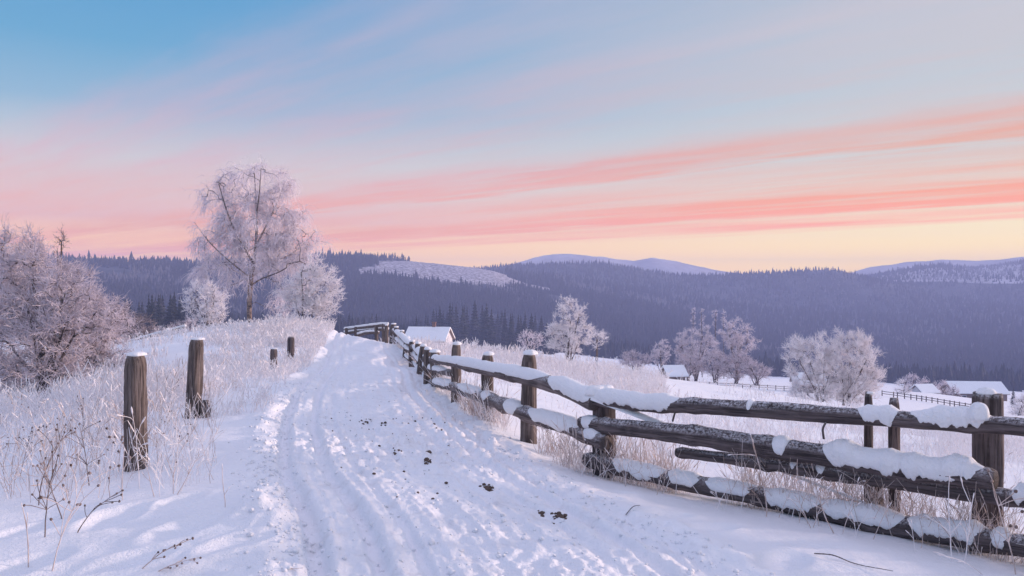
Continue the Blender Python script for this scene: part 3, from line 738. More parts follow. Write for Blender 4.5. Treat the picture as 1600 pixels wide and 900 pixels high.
for i_, (px, py, rx, ry, D, lb) in enumerate(((995,563,26,13,150,'low dull bush at the left end of the copse'), (1075,572,24,16,140,'low dull bush just right of the small white shed'),
        (1118,572,24,20,138,'dense low bush under the tall copse tree'), (1150,575,24,20,136,'low bush at the trunk of the tall copse tree'), (1182,580,22,14,134,'last low bush at the right end of the copse'))):
    bush(px, D, [(px,py,rx,ry)], lb, 'dull_bush', seed=60+i_, nst=9, N=150, twigs=2600, tl=.8, tr=.024, rtip=.022, mats=('bark','bark','twig_mauve'), od=3.8)
for i_, (px, D) in enumerate(((1083,235),(1097,230),(1117,236),(1131,232))):
    yb_ = y_of(px, D); bush(px, D, [(px,491+3*(i_ % 2),3.5,10),(px,506,3,12)], 'tall thin pale tree rising behind the copse', 'slender_tree', 'tree', seed=70+i_, nst=2, N=60, od=.8, twigs=800, tl=.6, tr=.03, rtip=.024, mats=DB, group='tall thin trees behind the copse')
W = dict(od=3.0, tl=.5, tr=.0095, rtip=.009, upw=.9, wig=.12, sub=2, pen=1.1)
bush(1283, 57, [(1262,572,36,38),(1278,560,30,34),(1290,590,30,36),(1270,612,36,20)], 'frosted bush with upright twigs, left half of the round pair', seed=81, nst=8, N=330, twigs=6000, mats=('bark','branch','twig'), **W)
bush(1318, 58, [(1335,578,42,46),(1320,565,38,40),(1345,600,34,30),(1330,614,42,20)], 'frosted bush with upright twigs, right half of the round pair', seed=82, nst=10, N=430, twigs=7500, mats=('bark','branch','twig'), **W)
bush(1412, 150, [(1411,606,12,12)], 'small round frosted tree by the far field fence', 'frosted_tree', 'tree', seed=83, nst=3, N=80, twigs=1200, tl=.65, tr=.028, rtip=.022)
for i_, (px, py, rx, ry, D, lb) in enumerate(((1424,600,16,13,185,'brown bare tree behind the small round tree'), (1450,605,18,12,182,'wide bare tree left of the barn'), (1472,608,12,10,180,'low bare tree beside the barn roof'), (1490,612,8,9,172,'small bare tree in front of the barn'))):
    bush(px, D, [(px,py,rx,ry)], lb, 'bare_tree', 'tree', seed=84+i_, nst=4, N=110, twigs=1800, tl=.7, tr=.035, rtip=.028, mats=DB)
bush(1592, 92, [(1592,640,16,18),(1600,632,14,14)], 'frosted bush at the right frame edge beyond the fence', seed=90, nst=5, N=120, twigs=2000, tl=.7, tr=.02)

# ------------------------------------------------------------------ houses in the valley
def house(name, label, px, D, ybase, wd, dp, wall_h, roof_h, rz, wall='plank', chim=True, wins=2, cat='house'):
    x = (px-800)/F*D; z0 = gz(x, D); zb = EYE-(ybase-450)/F*D
    o = thing(name, (x, D, min(z0, zb)), label, cat, rz=rz)
    z = zb-min(z0, zb)
    m = MB(); m.box((0, 0, (z+wall_h)/2-.5), (wd, dp, z+wall_h+1.0))
    V = [[sx*wd/2, sy*dp/2, z+wall_h] for sx in (-1, 1) for sy in (-1, 1)]+[[-wd/2, 0, z+wall_h+roof_h-.02], [wd/2, 0, z+wall_h+roof_h-.02]]
    m.add(V, None, [[0, 1, 4], [2, 5, 3]]); link('wall', m.mesh('wall', M[wall]), o)
    def slab(t0, t1, mat, nm, par, ov):
        mm = MB(); s_ = math.hypot(dp/2, roof_h); ny, nz = roof_h/s_, (dp/2)/s_
        for sy in (-1, 1):
            e = dp/2+ov; ze = z+wall_h-ov*roof_h/(dp/2)
            c = []
            for t_ in (t0, t1):
                for xx in (-1, 1):
                    c += [[xx*(wd/2+ov), sy*(e), ze+t_], [xx*(wd/2+ov), 0, z+wall_h+roof_h+t_]]
            mm.add(c, [[0, 1, 3, 2], [4, 6, 7, 5], [0, 2, 6, 4], [1, 5, 7, 3], [0, 4, 5, 1], [2, 3, 7, 6]])
        return link(nm, mm.mesh(nm, mat), par)
    rf = slab(.02, .16, M['plank'], 'roof', o, .45); slab(.165, .42, M['clump'], 'snow', rf, .47)
    if chim:
        mm = MB(); mm.box((wd*.12, .2, z+wall_h+roof_h+.35), (.6, .6, 1.5)); mm.box((wd*.12, .2, z+wall_h+roof_h+1.2), (.75, .75, .2)); link('chimney', mm.mesh('chimney', M['brick']), rf)
    for i_ in range(wins):
        mm = MB(); xx = -wd/2+(i_+.5)*wd/wins; mm.box((xx, -dp/2-.02, z+wall_h*.55), (1.1, .1, 1.2)); fr_ = link('window', mm.mesh('window', M['render']), o)
        mm = MB(); mm.box((xx, -dp/2-.06, z+wall_h*.55), (.86, .08, .96)); link('pane', mm.mesh('pane', M['pane']), fr_)
    return o
house('farmhouse', 'farmhouse with a wide snow-covered roof and chimney beyond the crest', 671, 150, 547, 7.2, 7.0, 2.0, 2.0, R(-9), 'render')
house('shed', 'small white-roofed shed in front of the copse', 1052, 138, 586, 2.8, 4.0, .1, 1.25, R(8), 'plank', False, 0, 'shed')
house('hay_shed', 'open-looking snow-roofed shed behind the round pair of bushes', 1262, 118, 600, 3.8, 4.0, .2, 1.1, R(-14), 'plank', False, 0, 'shed')
house('barn', 'long barn with snowy roof behind the near corner post', 1521, 190, 627, 11.5, 7.5, 2.4, 2.0, R(-6), 'plank', False, 3, 'barn')
house('cottage', 'tiny white-roofed cottage among bare trees left of the barn', 1443, 178, 620, 3.6, 4.0, 1.2, 1.3, R(12), 'render', False, 1)

# ------------------------------------------------------------------ log fence along the right of the road
FP = np.array([(1760,5.35),(1545,6.3),(940,8.85),(827,10.4),(762,11.85),(713,13.8),(677,17),(655,22),(640,27),(627,33),(614,41)])
def fD(px): return 1.0/np.interp(px, FP[::-1, 0], (1/FP[::-1, 1]))
def on_fence(px, py, dd=0.0): return P(px, py, float(fD(px))+dd)
fb = on_fence(1545, 860); fb[2] = gz(fb[0], fb[1])
fence = thing('log_fence', fb, 'old log fence with snow-laden rails along the right side of the road', 'fence')
def add_tube(name, path, rad, mat, parent, off, **kw):
    V, Q, Tn, at = tube(path, rad, **kw)
    return link(name, mesh_from(name, V-np.asarray(off), [Q, np.array(Tn)], mat, smooth=True, attr=at), parent)
def lump(c, rx, ry, h, seed, parent, off, name='snow_cap', under=.02):
    """a cap of settled snow: a flattened, uneven dome"""
    n, m = 18, 8; V = []
    g = rs(seed)
    for j in range(m+1):
        f = j/m; ph = f*math.pi/2
        for k_ in range(n):
            a = 6.2832*k_/n; w_ = 1+.22*float(fbm(np.array([math.cos(a)*1.5+seed]), np.array([math.sin(a)*1.5+f]), seed, 2)[0])
            rr_ = math.cos(ph)**.6; V.append([c[0]+math.cos(a)*rx*rr_*w_, c[1]+math.sin(a)*ry*rr_*w_, c[2]+h*math.sin(ph)*(1+.3*(w_-1))])
    V += [[c[0], c[1], c[2]-under]]
    Q = [[j*n+k_, j*n+(k_+1) % n, (j+1)*n+(k_+1) % n, (j+1)*n+k_] for j in range(m) for k_ in range(n)]
    Tn = [[m*n+n, (k_+1) % n, k_] for k_ in range(n)]
    return link(name, mesh_from(name, np.array(V)-np.asarray(off), [np.array(Q), np.array(Tn)], M['clump'], smooth=True), parent)
def post(parent, off, px, D, ytop, wpx, mat='post', seed=1, cap=.05, lean=(0, 0), ybase=None, name='post', n=16, flat=1.0):
    x = (px-800)/F*D; z0 = (gz(x, D) if ybase is None else EYE-(ybase-450)/F*D)-.25; zt = EYE-(ytop-450)/F*D; r = wpx/2*D/F
    m_ = 26; s_ = np.linspace(0, 1, m_); path = np.stack([x+lean[0]*(s_-1), D+lean[1]*(s_-1), z0+(zt-z0)*s_], 1)
    rad = r*(1.06-.10*s_); rad[-3:] *= (.97, .88, .70)
    p = add_tube(name, path, rad, M[mat], parent, off, n=n, rough=.13, seed=seed, flat=flat, fscale=.6)
    if cap: lump((x+.01, D-.01, zt-.012), r*.95, r*.95*flat, cap, seed+3, p, off)
    return p
def rail(px_py, rpx, mat='log', dd=-.15, seed=1, n=18, m=120, rough=.10):
    pts = [on_fence(a, b_, dd) for a, b_ in px_py]; path = spline(pts, m)
    g = rs(seed); s_ = np.linspace(0, 1, m)
    path[:, 2] += .012*fbm(s_*7, s_*0+seed, seed, 2)
    Ds = path[:, 1]; rad = np.interp(s_, np.linspace(0, 1, len(rpx)), rpx)/2*np.interp(s_, np.linspace(0, 1, len(px_py)), [fD(a) for a, _ in px_py])/F
    for kn in range(int(m/14)):
        c = g.rand(); rad = rad*(1+.14*np.exp(-((s_-c)/.012)**2))
    rad[0] *= .82; rad[-1] *= .82
    o = add_tube('rail', path, rad, M[mat], fence, fb, n=n, rough=rough, seed=seed)
    return o, path, rad
def rail_snow(rl, a, b_, h, seed, h2=None, side=.55, name='snow'):
    """snow lying along part of a rail between two frame positions; h = thickness in metres"""
    o, path, rad = rl; px = 800+F*path[:, 0]/path[:, 1]
    m = max(12, int(abs(b_-a)/1.8)); order = np.argsort(px)
    q_ = np.linspace(a, b_, m); pp = np.stack([np.interp(q_, px[order], path[order, k_]) for k_ in range(3)], 1); rd = np.interp(q_, px[order], rad[order])
    t = np.gradient(pp, axis=0); t /= np.linalg.norm(t, axis=1, keepdims=True); u = np.cross(t, [0, 0, 1.]); u /= np.linalg.norm(u, axis=1, keepdims=True); v = np.cross(u, t)
    s_ = np.linspace(0, 1, m); ends = np.clip(np.minimum(s_, 1-s_)*(b_-a)/np.interp(b_-a, [10, 120], [5.0, 22.0]), 0, 1)**.62
    ends = np.abs(ends)
    hh = np.interp(s_, [0, 1], [h, h if h2 is None else h2])*(.85+.8*fbm(q_/46.0, q_*0+seed, seed, 3))*ends
    n = 17; Vs = []
    nz1 = fbm(q_/19.0, q_*0+seed+9, seed+1, 4, .65); nz2 = fbm(q_/14.0, q_*0+seed+19, seed+2, 3)
    for k_ in range(m):
        lo = -side*(.6+1.2*nz1[k_])*ends[k_]+(1-ends[k_])*1.2; hi = math.pi+side*(.35+1.0*nz2[k_])*ends[k_]-(1-ends[k_])*1.2
        an = np.linspace(lo, hi, n); e = np.clip(np.minimum(an-lo, hi-an)/.75, 0, 1)**.7
        R_ = rd[k_]*1.015+e*(.006+.16*hh[k_]+.74*hh[k_]*np.clip(np.sin(an), 0, 1))*ends[k_]
        R_ = R_+e*hh[k_]*(.22*fbm(np.full(n, q_[k_]/13.0), an*1.1+seed, seed+7, 3)+.20*fbm(np.full(n, q_[k_]/4.5), an*3.2+seed, seed+8, 3))
        out = pp[k_]+np.cos(an)[:, None]*R_[:, None]*u[k_]*(1+.0*hh[k_])+np.sin(an)[:, None]*R_[:, None]*v[k_]
        inn = pp[k_]+u[k_]*0+v[k_]*rd[k_]*.25
        Vs.append(np.concatenate([out, inn[None]]))
    Vs = np.concatenate(Vs); n1_ = n+1
    i_ = (np.arange(m-1)*n1_)[:, None]; k_ = np.arange(n1_); k2 = (k_+1) % n1_
    Q = np.stack([i_+k_, i_+n1_+k_, i_+n1_+k2, i_+k2], 2).reshape(-1, 4)
    Tn = [[n, k_, k_+1] for k_ in range(n-1)]+[[(m-1)*n1_+n, (m-1)*n1_+k_+1, (m-1)*n1_+k_] for k_ in range(n-1)]
    return link(name, mesh_from(name, Vs-fb, [Q, np.array(Tn)], M['clump'], smooth=True), o)
def sq_post(parent, off, px, D, ytop, w, d, mat, seed):
    """hewn, nearly square post with worn arrises"""
    x = (px-800)/F*D; z0 = gz(x, D)-.3; zt = EYE-(ytop-450)/F*D; m_ = 30; n = 24
    s_ = np.linspace(0, 1, m_); ang = 2*np.pi*np.arange(n)/n+.13
    sup = (np.abs(np.cos(ang))**5+np.abs(np.sin(ang))**5)**(-1/5)
    A, S_ = np.meshgrid(ang, s_*(zt-z0)); rr_ = sup[None]*(1+.05*fbm(np.cos(A)*3+seed, S_*3+np.sin(A)*3, seed, 3)); rr_[-1] *= .93
    V = np.stack([x+np.cos(A)*rr_*w/2, D+np.sin(A)*rr_*d/2, z0+S_+(A*0)], 2).reshape(-1, 3); V[-n:, 2] += .02*vnoise(ang*2, ang*0, seed)
    at = np.stack([np.cos(A)*w/2, np.sin(A)*d/2, S_], 2).reshape(-1, 3)
    i_ = (np.arange(m_-1)*n)[:, None]; k_ = np.arange(n); k2 = (k_+1) % n
    Q = np.stack([i_+k_, i_+k2, i_+n+k2, i_+n+k_], 2).reshape(-1, 4)
    V = np.concatenate([V, [[x, D, zt]]]); at = np.concatenate([at, [[0, 0, zt]]]); Tn = [[(m_-1)*n+a, (m_-1)*n+b_, m_*n] for a, b_ in zip(k_, k2)]
    p = link('post', mesh_from('post', V-off, [Q, np.array(Tn)], M[mat], smooth=True, attr=at), parent)
    return p, (x, D, zt)
pp, top = sq_post(fence, fb, 1543, 6.42, 614, .195, .17, 'log', 3)
lump((top[0]-.02, top[1]-.01, top[2]-.012), .075, .07, .055, 5, pp, fb); lump((top[0]+.055, top[1], top[2]-.012), .04, .06, .02, 6, pp, fb)
post(fence, fb, 1748, 5.5, 625, 34, 'log', 10, .04); post(fence, fb, 1357, 6.98, 612, 13, 'log', 11, .015); post(fence, fb, 1397, 6.85, 622, 17, 'log', 12, .0)
post(fence, fb, 1372, 7.1, 742, 14, 'log', 13, .0)
post(fence, fb, 944, 8.95, 612, 34, 'log', 14, .09)
post(fence, fb, 827, 10.5, 552, 25, 'post', 15, .06); post(fence, fb, 762, 11.95, 553, 19, 'post', 16, .05); post(fence, fb, 713, 13.9, 537, 15, 'post', 17, .05)
for i_, (px, D, yt, wd) in enumerate(((679,16.6,549,18),(668,17.6,545,13),(661,19.5,540,11),(653,22,536,11),(644,25,533,10),(636,29,527,9),(628,33,517,8),(619,37,511,8),(615,40,506,9))):
    post(fence, fb, px, D, yt, wd, 'post', 20+i_, .06, lean=((i_ % 3-1)*.09, 0), n=10)
# near rails
r1 = rail([(918,622),(1060,634),(1200,641),(1300,648),(1440,657),(1545,664),(1760,680)], [22,24,26,27,27,27,31], seed=31)
rail_snow(r1, 922, 1066, .035, 51, side=.9); rail_snow(r1, 1170, 1180, .02, 50, side=.5); rail_snow(r1, 1342, 1406, .04, 52, side=.85); rail_snow(r1, 1424, 1548, .038, 53, h2=.07, side=.85)
lump(on_fence(1530, 653, -.19)+[0, 0, -.01], .075, .075, .13, 54, r1[0], fb, 'snow')
r2 = rail([(908,660),(1000,672),(1100,683),(1300,713),(1440,735),(1556,751)], [21,26,30,33,35,35], seed=32, dd=-.17, rough=.13)
rail_snow(r2, 1288, 1538, .045, 55, h2=.055, side=.72); rail_snow(r2, 1210, 1236, .03, 56, side=.6); rail_snow(r2, 912, 934, .02, 57)
r3 = rail([(1057,707),(1180,722),(1300,738),(1470,763),(1600,781),(1760,803)], [14,19,22,25,27,29], seed=33, dd=-.10, rough=.14)
rail_snow(r3, 1236, 1248, .02, 58, side=.5); rail_snow(r3, 1585, 1640, .06, 59, side=.8); rail_snow(r3, 1276, 1294, .016, 60, side=.3)
r4 = rail([(915,716),(1000,738),(1100,760),(1200,778),(1300,800),(1420,824),(1590,852),(1760,880)], [21,25,27,29,31,33,34,36], seed=34, dd=-.12, rough=.16)
rail_snow(r4, 962, 1042, .034, 61, side=.7); rail_snow(r4, 1046, 1098, .035, 62, side=.25); rail_snow(r4, 1104, 1184, .03, 63, side=.1); rail_snow(r4, 1196, 1286, .032, 64, side=.55); rail_snow(r4, 1284, 1416, .035, 65, side=.35); rail_snow(r4, 1422, 1546, .036, 66, side=.55); rail_snow(r4, 1552, 1585, .04, 67, side=.5)
# receding rails
r5 = rail([(664,561),(713,567),(762,577),(827,590),(880,606),(930,630)], [11,14,17,22,26,28], mat='pale_log', seed=35, dd=-.14)
rail_snow(r5, 668, 858, .022, 68, h2=.035, side=.1); rail_snow(r5, 862, 934, .05, 70, h2=.08, side=.5); lump(on_fence(932, 612, -.05)+[0, 0, -.03], .13, .12, .10, 71, r5[0], fb, 'snow')
r6 = rail([(672,596),(713,606),(762,622),(827,648),(880,664),(948,692)], [10,14,18,22,24,28], mat='pale_log', seed=36, dd=-.14, rough=.22)
rail_snow(r6, 676, 712, .03, 72, side=.3); rail_snow(r6, 718, 755, .024, 73, side=.1); rail_snow(r6, 757, 770, .03, 74, side=.5); rail_snow(r6, 793, 817, .045, 75, side=.9); rail_snow(r6, 830, 914, .05, 76, side=.5); rail_snow(r6, 919, 940, .035, 77, side=.6)
r7 = rail([(661,572),(680,577),(706,583)], [10,11,11], mat='pale_log', seed=37, dd=-.1, m=40); rail_snow(r7, 662, 700, .06, 78, side=.3)
for i_, (pts, rp, hs) in enumerate((([(668,562),(650,546),(636,534),(622,521),(613,515)], [11,9,8,7,6], .07), ([(672,580),(655,562),(640,548),(626,535),(614,526)], [10,9,8,7,6], .06), ([(674,597),(656,577),(640,561),(626,547),(614,537)], [9,8,7,6,6], .05))):
    rl = rail(pts, rp, mat='pale_log', seed=40+i_, dd=-.12, n=10, m=60); rail_snow(rl, pts[-1][0]+1, 644, hs, 82+i_, side=.4); rail_snow(rl, 646, pts[0][0]-2, hs, 86+i_, side=.4)
# two broken stubs and a bent nail-like twig hanging under the rails
add_tube('branch_stub', spline([on_fence(1290,660,-.2), on_fence(1286,668,-.22), on_fence(1287,686,-.22)], 10), .010, M['log'], r1[0], fb, n=6)
add_tube('branch_stub', spline([on_fence(1056,640,-.2), on_fence(1053,650,-.22), on_fence(1051,658,-.2)], 10), .010, M['log'], r1[0], fb, n=6)

# ------------------------------------------------------------------ left posts
for i_, (px, D, yt, yb_, wd, lean, lb) in enumerate((
        (212,8.2,553,730,32,(.0,0),'thick grey post with a snow cap, nearest on the left of the road'),
        (308,12.0,529,650,22,(.08,0),'leaning grey post with a broken stub at its foot, second on the left'),
        (428,20.0,544,588,11,(0,0),'short dark post half buried in frosted grass, lower of the far pair'),
        (455,23.0,526,568,11,(.02,0),'far post standing taller in the frosted grass on the bank'))):
    x = (px-800)/F*D; z0 = gz(x, D); o = thing('fence_post', (x, D, z0), lb, 'post', 'old posts left of the road')
    off = np.array([x, D, z0]); post(o, off, px, D, yt, wd, 'post' if i_ < 2 else 'log', 60+i_, (.035, .03, .02, .0)[i_], lean=lean, name='shaft', n=20)
    if i_ == 1:
        V, Q, Tn, at = tube(spline([[x+.10, D-.02, z0-.05], [x+.14, D-.03, z0+.10], [x+.13, D-.03, z0+.26]], 12), np.linspace(.10, .05, 12), n=10, rough=.25, seed=77)
        link('stub', mesh_from('stub', V-off, [Q, np.array(Tn)], M['post'], smooth=True, attr=at), o)

# ------------------------------------------------------------------ minor fences
def simple_fence(name, label, posts, rails, rp, mat='post', snow=.05):
    """posts: (px, D, ytop, width px); rails: lists of (px, py, D)"""
    b0 = posts[0]; x = (b0[0]-800)/F*b0[1]; off = np.array([x, b0[1], gz(x, b0[1])]); o = thing(name, off, label, 'fence')
    for i_, (px, D, yt, wd) in enumerate(posts): post(o, off, px, D, yt, wd, mat, 90+i_, .05 if snow else 0, n=7)
    for i_, pts in enumerate(rails):
        pth = spline([P(*p) for p in pts], 6*len(pts)); r = rp*np.mean(pth[:, 1])/F/2
        rl = add_tube('rail', pth, r, M[mat], o, off, n=6, rough=.1, seed=i_)
        if snow:
            V, Q, Tn, at = tube(pth+np.array([0, 0, r*1.25]), r*.85, n=6, rough=.3, seed=i_+4); link('snow', mesh_from('snow', V-off, [Q, np.array(Tn)], M['clump'], smooth=True), rl)
    return o
simple_fence('rail_fence', 'low weathered fence crossing the crest where the road ends',
    [(541,46,512,5),(556,46,510,5),(588,45,507,6),(600,44,505,7),(604,43,508,6)],
    [[(538,516,46.3),(560,513,46),(590,509,45),(606,509,43)], [(538,521,46.2),(560,518,46),(592,515,45),(606,516,43)], [(558,524,46),(580,520,45.2),(592,520,45)]], 5)
xs = [1378,1396,1402,1413,1423,1432,1440,1447,1456,1465,1475,1484,1491,1499,1508,1517]
dys = lambda px: np.interp(px, [1378,1520], [612,638]); dD = lambda px: np.interp(px, [1378,1520], [128,104])
simple_fence('field_fence', 'long thin rail fence crossing the far snowfield below the barn',
    [(px, float(dD(px)), float(y_of(px, float(dD(px)))-9), 1.6) for px in xs],
    [[(px, float(y_of(px, float(dD(px)))-dy), float(dD(px))) for px in xs[::3]] for dy in (7.2, 3.8)], 1.2, 'log', 0)
xs = list(range(1108, 1252, 13))
simple_fence('paddock_fence', 'thin rail fence running in front of the copse bushes',
    [(px, 118, float(y_of(px, 118)-8), 1.2) for px in xs], [[(px, float(y_of(px, 118)-dy), 118) for px in xs[::3]+[xs[-1]]] for dy in (6.5, 3.5)], .8, 'pale_log', 0)
simple_fence('broken_fence', 'collapsed dark rails lying on the snow before the round bushes',
    [(1192,62,float(y_of(1192,62)-9),3), (1212,60,float(y_of(1212,60)-11),3), (1234,58,float(y_of(1234,58)-9),3)],
    [[(1190,float(y_of(1190,62)-8),62),(1212,float(y_of(1212,60)-7),60),(1238,float(y_of(1238,58)-6),58)], [(1196,float(y_of(1196,62)-3),61),(1238,float(y_of(1238,58)-2),57.5)]], 3.2, 'log', .05)
simple_fence('hollow_fence', 'snow-topped rail fence in the hollow behind the left posts',
    [(185,44,float(y_of(185,44)-22),5), (222,43,float(y_of(222,43)-22),5), (262,42,float(y_of(262,42)-22),5)],
    [[(150,float(y_of(150,44)-17),44.3),(222,float(y_of(222,43)-18),42.7),(290,float(y_of(290,41)-16),41)], [(150,float(y_of(150,44)-9),44.3),(222,float(y_of(222,43)-9),42.7),(275,float(y_of(275,41)-8),41)]], 4.5)

# ------------------------------------------------------------------ frosted grass: uncountable, one object per patch
def grass(name, label, n, region, hgt, seed, mat='grass', r=.0028, lean=.25, heads=.35, clump=0.6, m=4, cs=.6):
    """region(g, n) -> x, y ; keeps where clump noise allows"""
    g = rs(seed); x, y = region(g, n)
    keep = (fbm(x/cs, y/cs, seed, 3) > (clump-.6)) & (np.abs(road_u(x, y)) > 1.06+.12*g.rand(len(x)))
    x, y = x[keep], y[keep]; z = ground_z(x, y)-.02; n = len(x)
    D_ = np.hypot(x, y); h = hgt*(.45+.8*g.rand(n))*(1+.7*fbm(x/1.3, y/1.3, seed+3, 2))
    d0 = np.stack([g.randn(n)*lean, g.randn(n)*lean, np.ones(n)], 1)
    S = strands(np.stack([x, y, z], 1), d0, h, m, .05, .13, g)
    rr_ = np.maximum(r, D_*.00034)
    A = S[:, :-1].reshape(-1, 3); B = S[:, 1:].reshape(-1, 3); f0 = np.tile(np.linspace(1, .45, m+1)[:-1], n); f1 = np.tile(np.linspace(1, .45, m+1)[1:], n); R0 = np.repeat(rr_, m)
    PA, PB, ra, rb = [A], [B], [R0*f0], [R0*f1]
    hd = g.rand(n) < heads                       # seed heads and side sprigs thick with frost
    t_ = S[hd, -1]; dl = S[hd, -1]-S[hd, -2]; PA.append(t_-dl*.6); PB.append(t_+dl*.25); ra.append(rr_[hd]*2.0); rb.append(rr_[hd]*1.0)
    for q_ in range(2):
        kk = g.randint(1, m, n); p0 = S[np.arange(n), kk]; dd = S[np.arange(n), kk]-S[np.arange(n), kk-1]; L_ = np.linalg.norm(dd, axis=1)
        d2 = dd/np.maximum(L_, 1e-6)[:, None]+g.randn(n, 3)*.6; PA.append(p0); PB.append(p0+d2*(h*.17*(.4+g.rand(n)))[:, None]); ra.append(rr_*.8); rb.append(rr_*.5)
    V, Q = segs(np.concatenate(PA), np.concatenate(PB), np.concatenate(ra), np.concatenate(rb), 3)
    return tag(link(name, mesh_from(name, V, Q, M[mat])), label, 'grass', kind='stuff')
def fan(a0, a1, r0, r1):
    def f(g, n):
        px = a0+(a1-a0)*g.rand(n); r = np.exp(np.log(r0)+(np.log(r1)-np.log(r0))*g.rand(n)); return (px-800)/F*r, r
    return f
def knoll(g, n):
    px = 275+275*g.rand(n); r = np.exp(np.log(28)+(np.log(44)-np.log(28))*g.rand(n)); k = g.rand(n) < sstep(275, 400, px)
    return ((px-800)/F*r)[k], r[k]
def by_road(u0, u1, d0, d1):
    def f(g, n):
        y = np.exp(np.log(d0)+(np.log(d1)-np.log(d0))*g.rand(n)); u = u0+(u1-u0)*g.rand(n); return np.interp(y, _fd, _fx)+u*HW, y
    return f
def by_fence(d0, d1, w0, w1):
    def f(g, n):
        y = np.exp(np.log(d0)+(np.log(d1)-np.log(d0))*g.rand(n)); o = FP[::-1]; xs_ = (FP[:, 0]-800)/F*FP[:, 1]
        return np.interp(y, FP[:, 1], xs_)+w0+(w1-w0)*g.rand(n), y
    return f
grass('bank_grass', 'tall frosted grass covering the bank left of the road', 9000, by_road(-3.4, -1.1, 12, 44), .42, 101, clump=.56)
grass('hump_grass', 'sparse frosted grass on the snowy rise behind the left posts', 2600, fan(130, 340, 20, 44), .34, 114, clump=.60, cs=1.6)
grass('crest_grass', 'dense frosted grass on the knoll under the birch', 8500, knoll, .36, 102, clump=.44)
grass('verge_weeds', 'frosted dry weeds in the snow left of the nearest post', 2300, fan(-60, 330, 6.8, 20), .52, 103, clump=.64, heads=.5, cs=.9)
grass('thicket_grass', 'frosted weeds along the foot of the thicket', 2600, fan(-60, 260, 13, 24), .6, 104, clump=.5)
grass('fence_grass', 'frosted straw grass growing along the receding fence', 2600, by_fence(11, 42, -.45, .25), .5, 105, mat='grass', clump=.52)
grass('fence_crest_grass', 'frosted grass under the low fence on the crest', 900, fan(532, 612, 43, 47.5), .34, 113, clump=.40)
grass('straw_tufts', 'tan dry grass tufts at the fence posts', 1300, by_fence(8.0, 13, -.3, .35), .44, 106, mat='straw', clump=.70, heads=.15, cs=.5)
grass('rail_grass', 'dry stems standing under the near rails', 1500, by_fence(5.4, 9.6, -.30, .5), .46, 107, mat='straw', clump=.58, heads=.3, cs=.5)
grass('beige_weeds', 'beige dry grass stems mixed into the left verge', 700, fan(-60, 340, 6.6, 17), .55, 111, mat='straw', clump=.64, heads=.4, cs=.8)
grass('fence_foot_grass', 'beige frosted grass round the feet of the near fence', 1100, by_fence(5.4, 11, -.15, .7), .38, 112, mat='grass', clump=.60, heads=.3, cs=.6)
grass('meadow_grass', 'pale frosted grass over the meadow behind the fence', 15000, fan(640, 1640, 11.5, 60), .38, 108, clump=.70, cs=2.4)
grass('meadow_edge_grass', 'tall frosted grass on the brow of the meadow', 6000, fan(640, 1040, 28, 46), .55, 109, clump=.50, cs=2.0)
grass('near_meadow_grass', 'thin frosted stems in the snow just behind the near fence', 1500, fan(900, 1640, 8.5, 22), .40, 110, clump=.66, cs=1.2)

# ------------------------------------------------------------------ single weeds one can point at
def weed(px, D, h, seed, label, group=None, name='dry_weed', nb=5, heads='ball', mat='straw', lean=(0, 0), r=.0042, droop=.06, hr=.011):
    g = rs(seed); x = (px-800)/F*D; z = gz(x, D); o = thing(name, (x, D, z), label, 'weed', group)
    A, B, ra, rb = [], [], [], []; hd = []
    st = strands(np.array([[0, 0, -.04]]), np.array([[lean[0], lean[1], 1.0]]), h, 8, droop, .06, g)[0]
    for k_ in range(8): A.append(st[k_]); B.append(st[k_+1]); ra.append(r*(1-.06*k_)); rb.append(r*(1-.06*(k_+1)))
    hd.append((st[-1], st[-1]-st[-2]))
    for q_ in range(nb):
        k_ = g.randint(3, 8); d = st[k_]-st[k_-1]; d = d/np.linalg.norm(d)+np.array([g.randn()*.7, g.randn()*.5, .1])
        s2 = strands(st[k_][None], d[None], h*(.16+.2*g.rand()), 4, droop, .12, g)[0]
        for j in range(4): A.append(s2[j]); B.append(s2[j+1]); ra.append(r*.6); rb.append(r*.5)
        hd.append((s2[-1], s2[-1]-s2[-2]))
    V, Q = segs(A, B, np.array(ra), np.array(rb), 5); link('stem', mesh_from('stem', V, Q, M[mat], smooth=True), o)
    for c, d in hd:
        mb = MB(); d = d/np.linalg.norm(d)
        if heads == 'ball':
            V, Q, Tn, at = tube([c-d*hr, c-d*hr*.5, c+d*hr*.4, c+d*hr*1.2], [hr*.35, hr*.95, hr, hr*.45], n=7, rough=.5, seed=g.randint(50)); mb.add(V, Q, Tn)
        elif heads == 'spike':
            V, Q, Tn, at = tube([c-d*hr*3, c-d*hr, c+d*hr*2, c+d*hr*3.4], [hr*.3, hr*.62, hr*.55, hr*.15], n=6, rough=.5, seed=g.randint(50)); mb.add(V, Q, Tn)
        else:
            for a_ in range(11):
                dv = np.array([math.cos(a_*.57)*.8, math.sin(a_*.57)*.8, .55])*hr*4*(.6+.4*g.rand()); V, Q = segs([c], [c+dv], r*.5, r*.9, 4); mb.add(V, Q)
                V, Q, Tn, at = tube([c+dv*.9, c+dv, c+dv*1.12], [hr*.5, hr*.9, hr*.4], n=6, rough=.4, seed=a_); mb.add(V, Q, Tn)
        link('seed_head', mb.mesh('seed_head', M['seed' if heads == 'ball' else 'grass'], smooth=True), o)
    return o
def D_for(py, px=800):
    """distance at which the ground shows at that height of the frame"""
    d = np.linspace(3.5, 40, 400); yy = 450+(EYE-ground_z((px-800)/F*d, d))*F/d
    return float(d[np.argmax(yy <= py)])
weed(80, D_for(892, 80), .68, 1, 'tallest burr weed with dark heads in the bottom left corner', nb=9, lean=(.12, 0), hr=.0085)
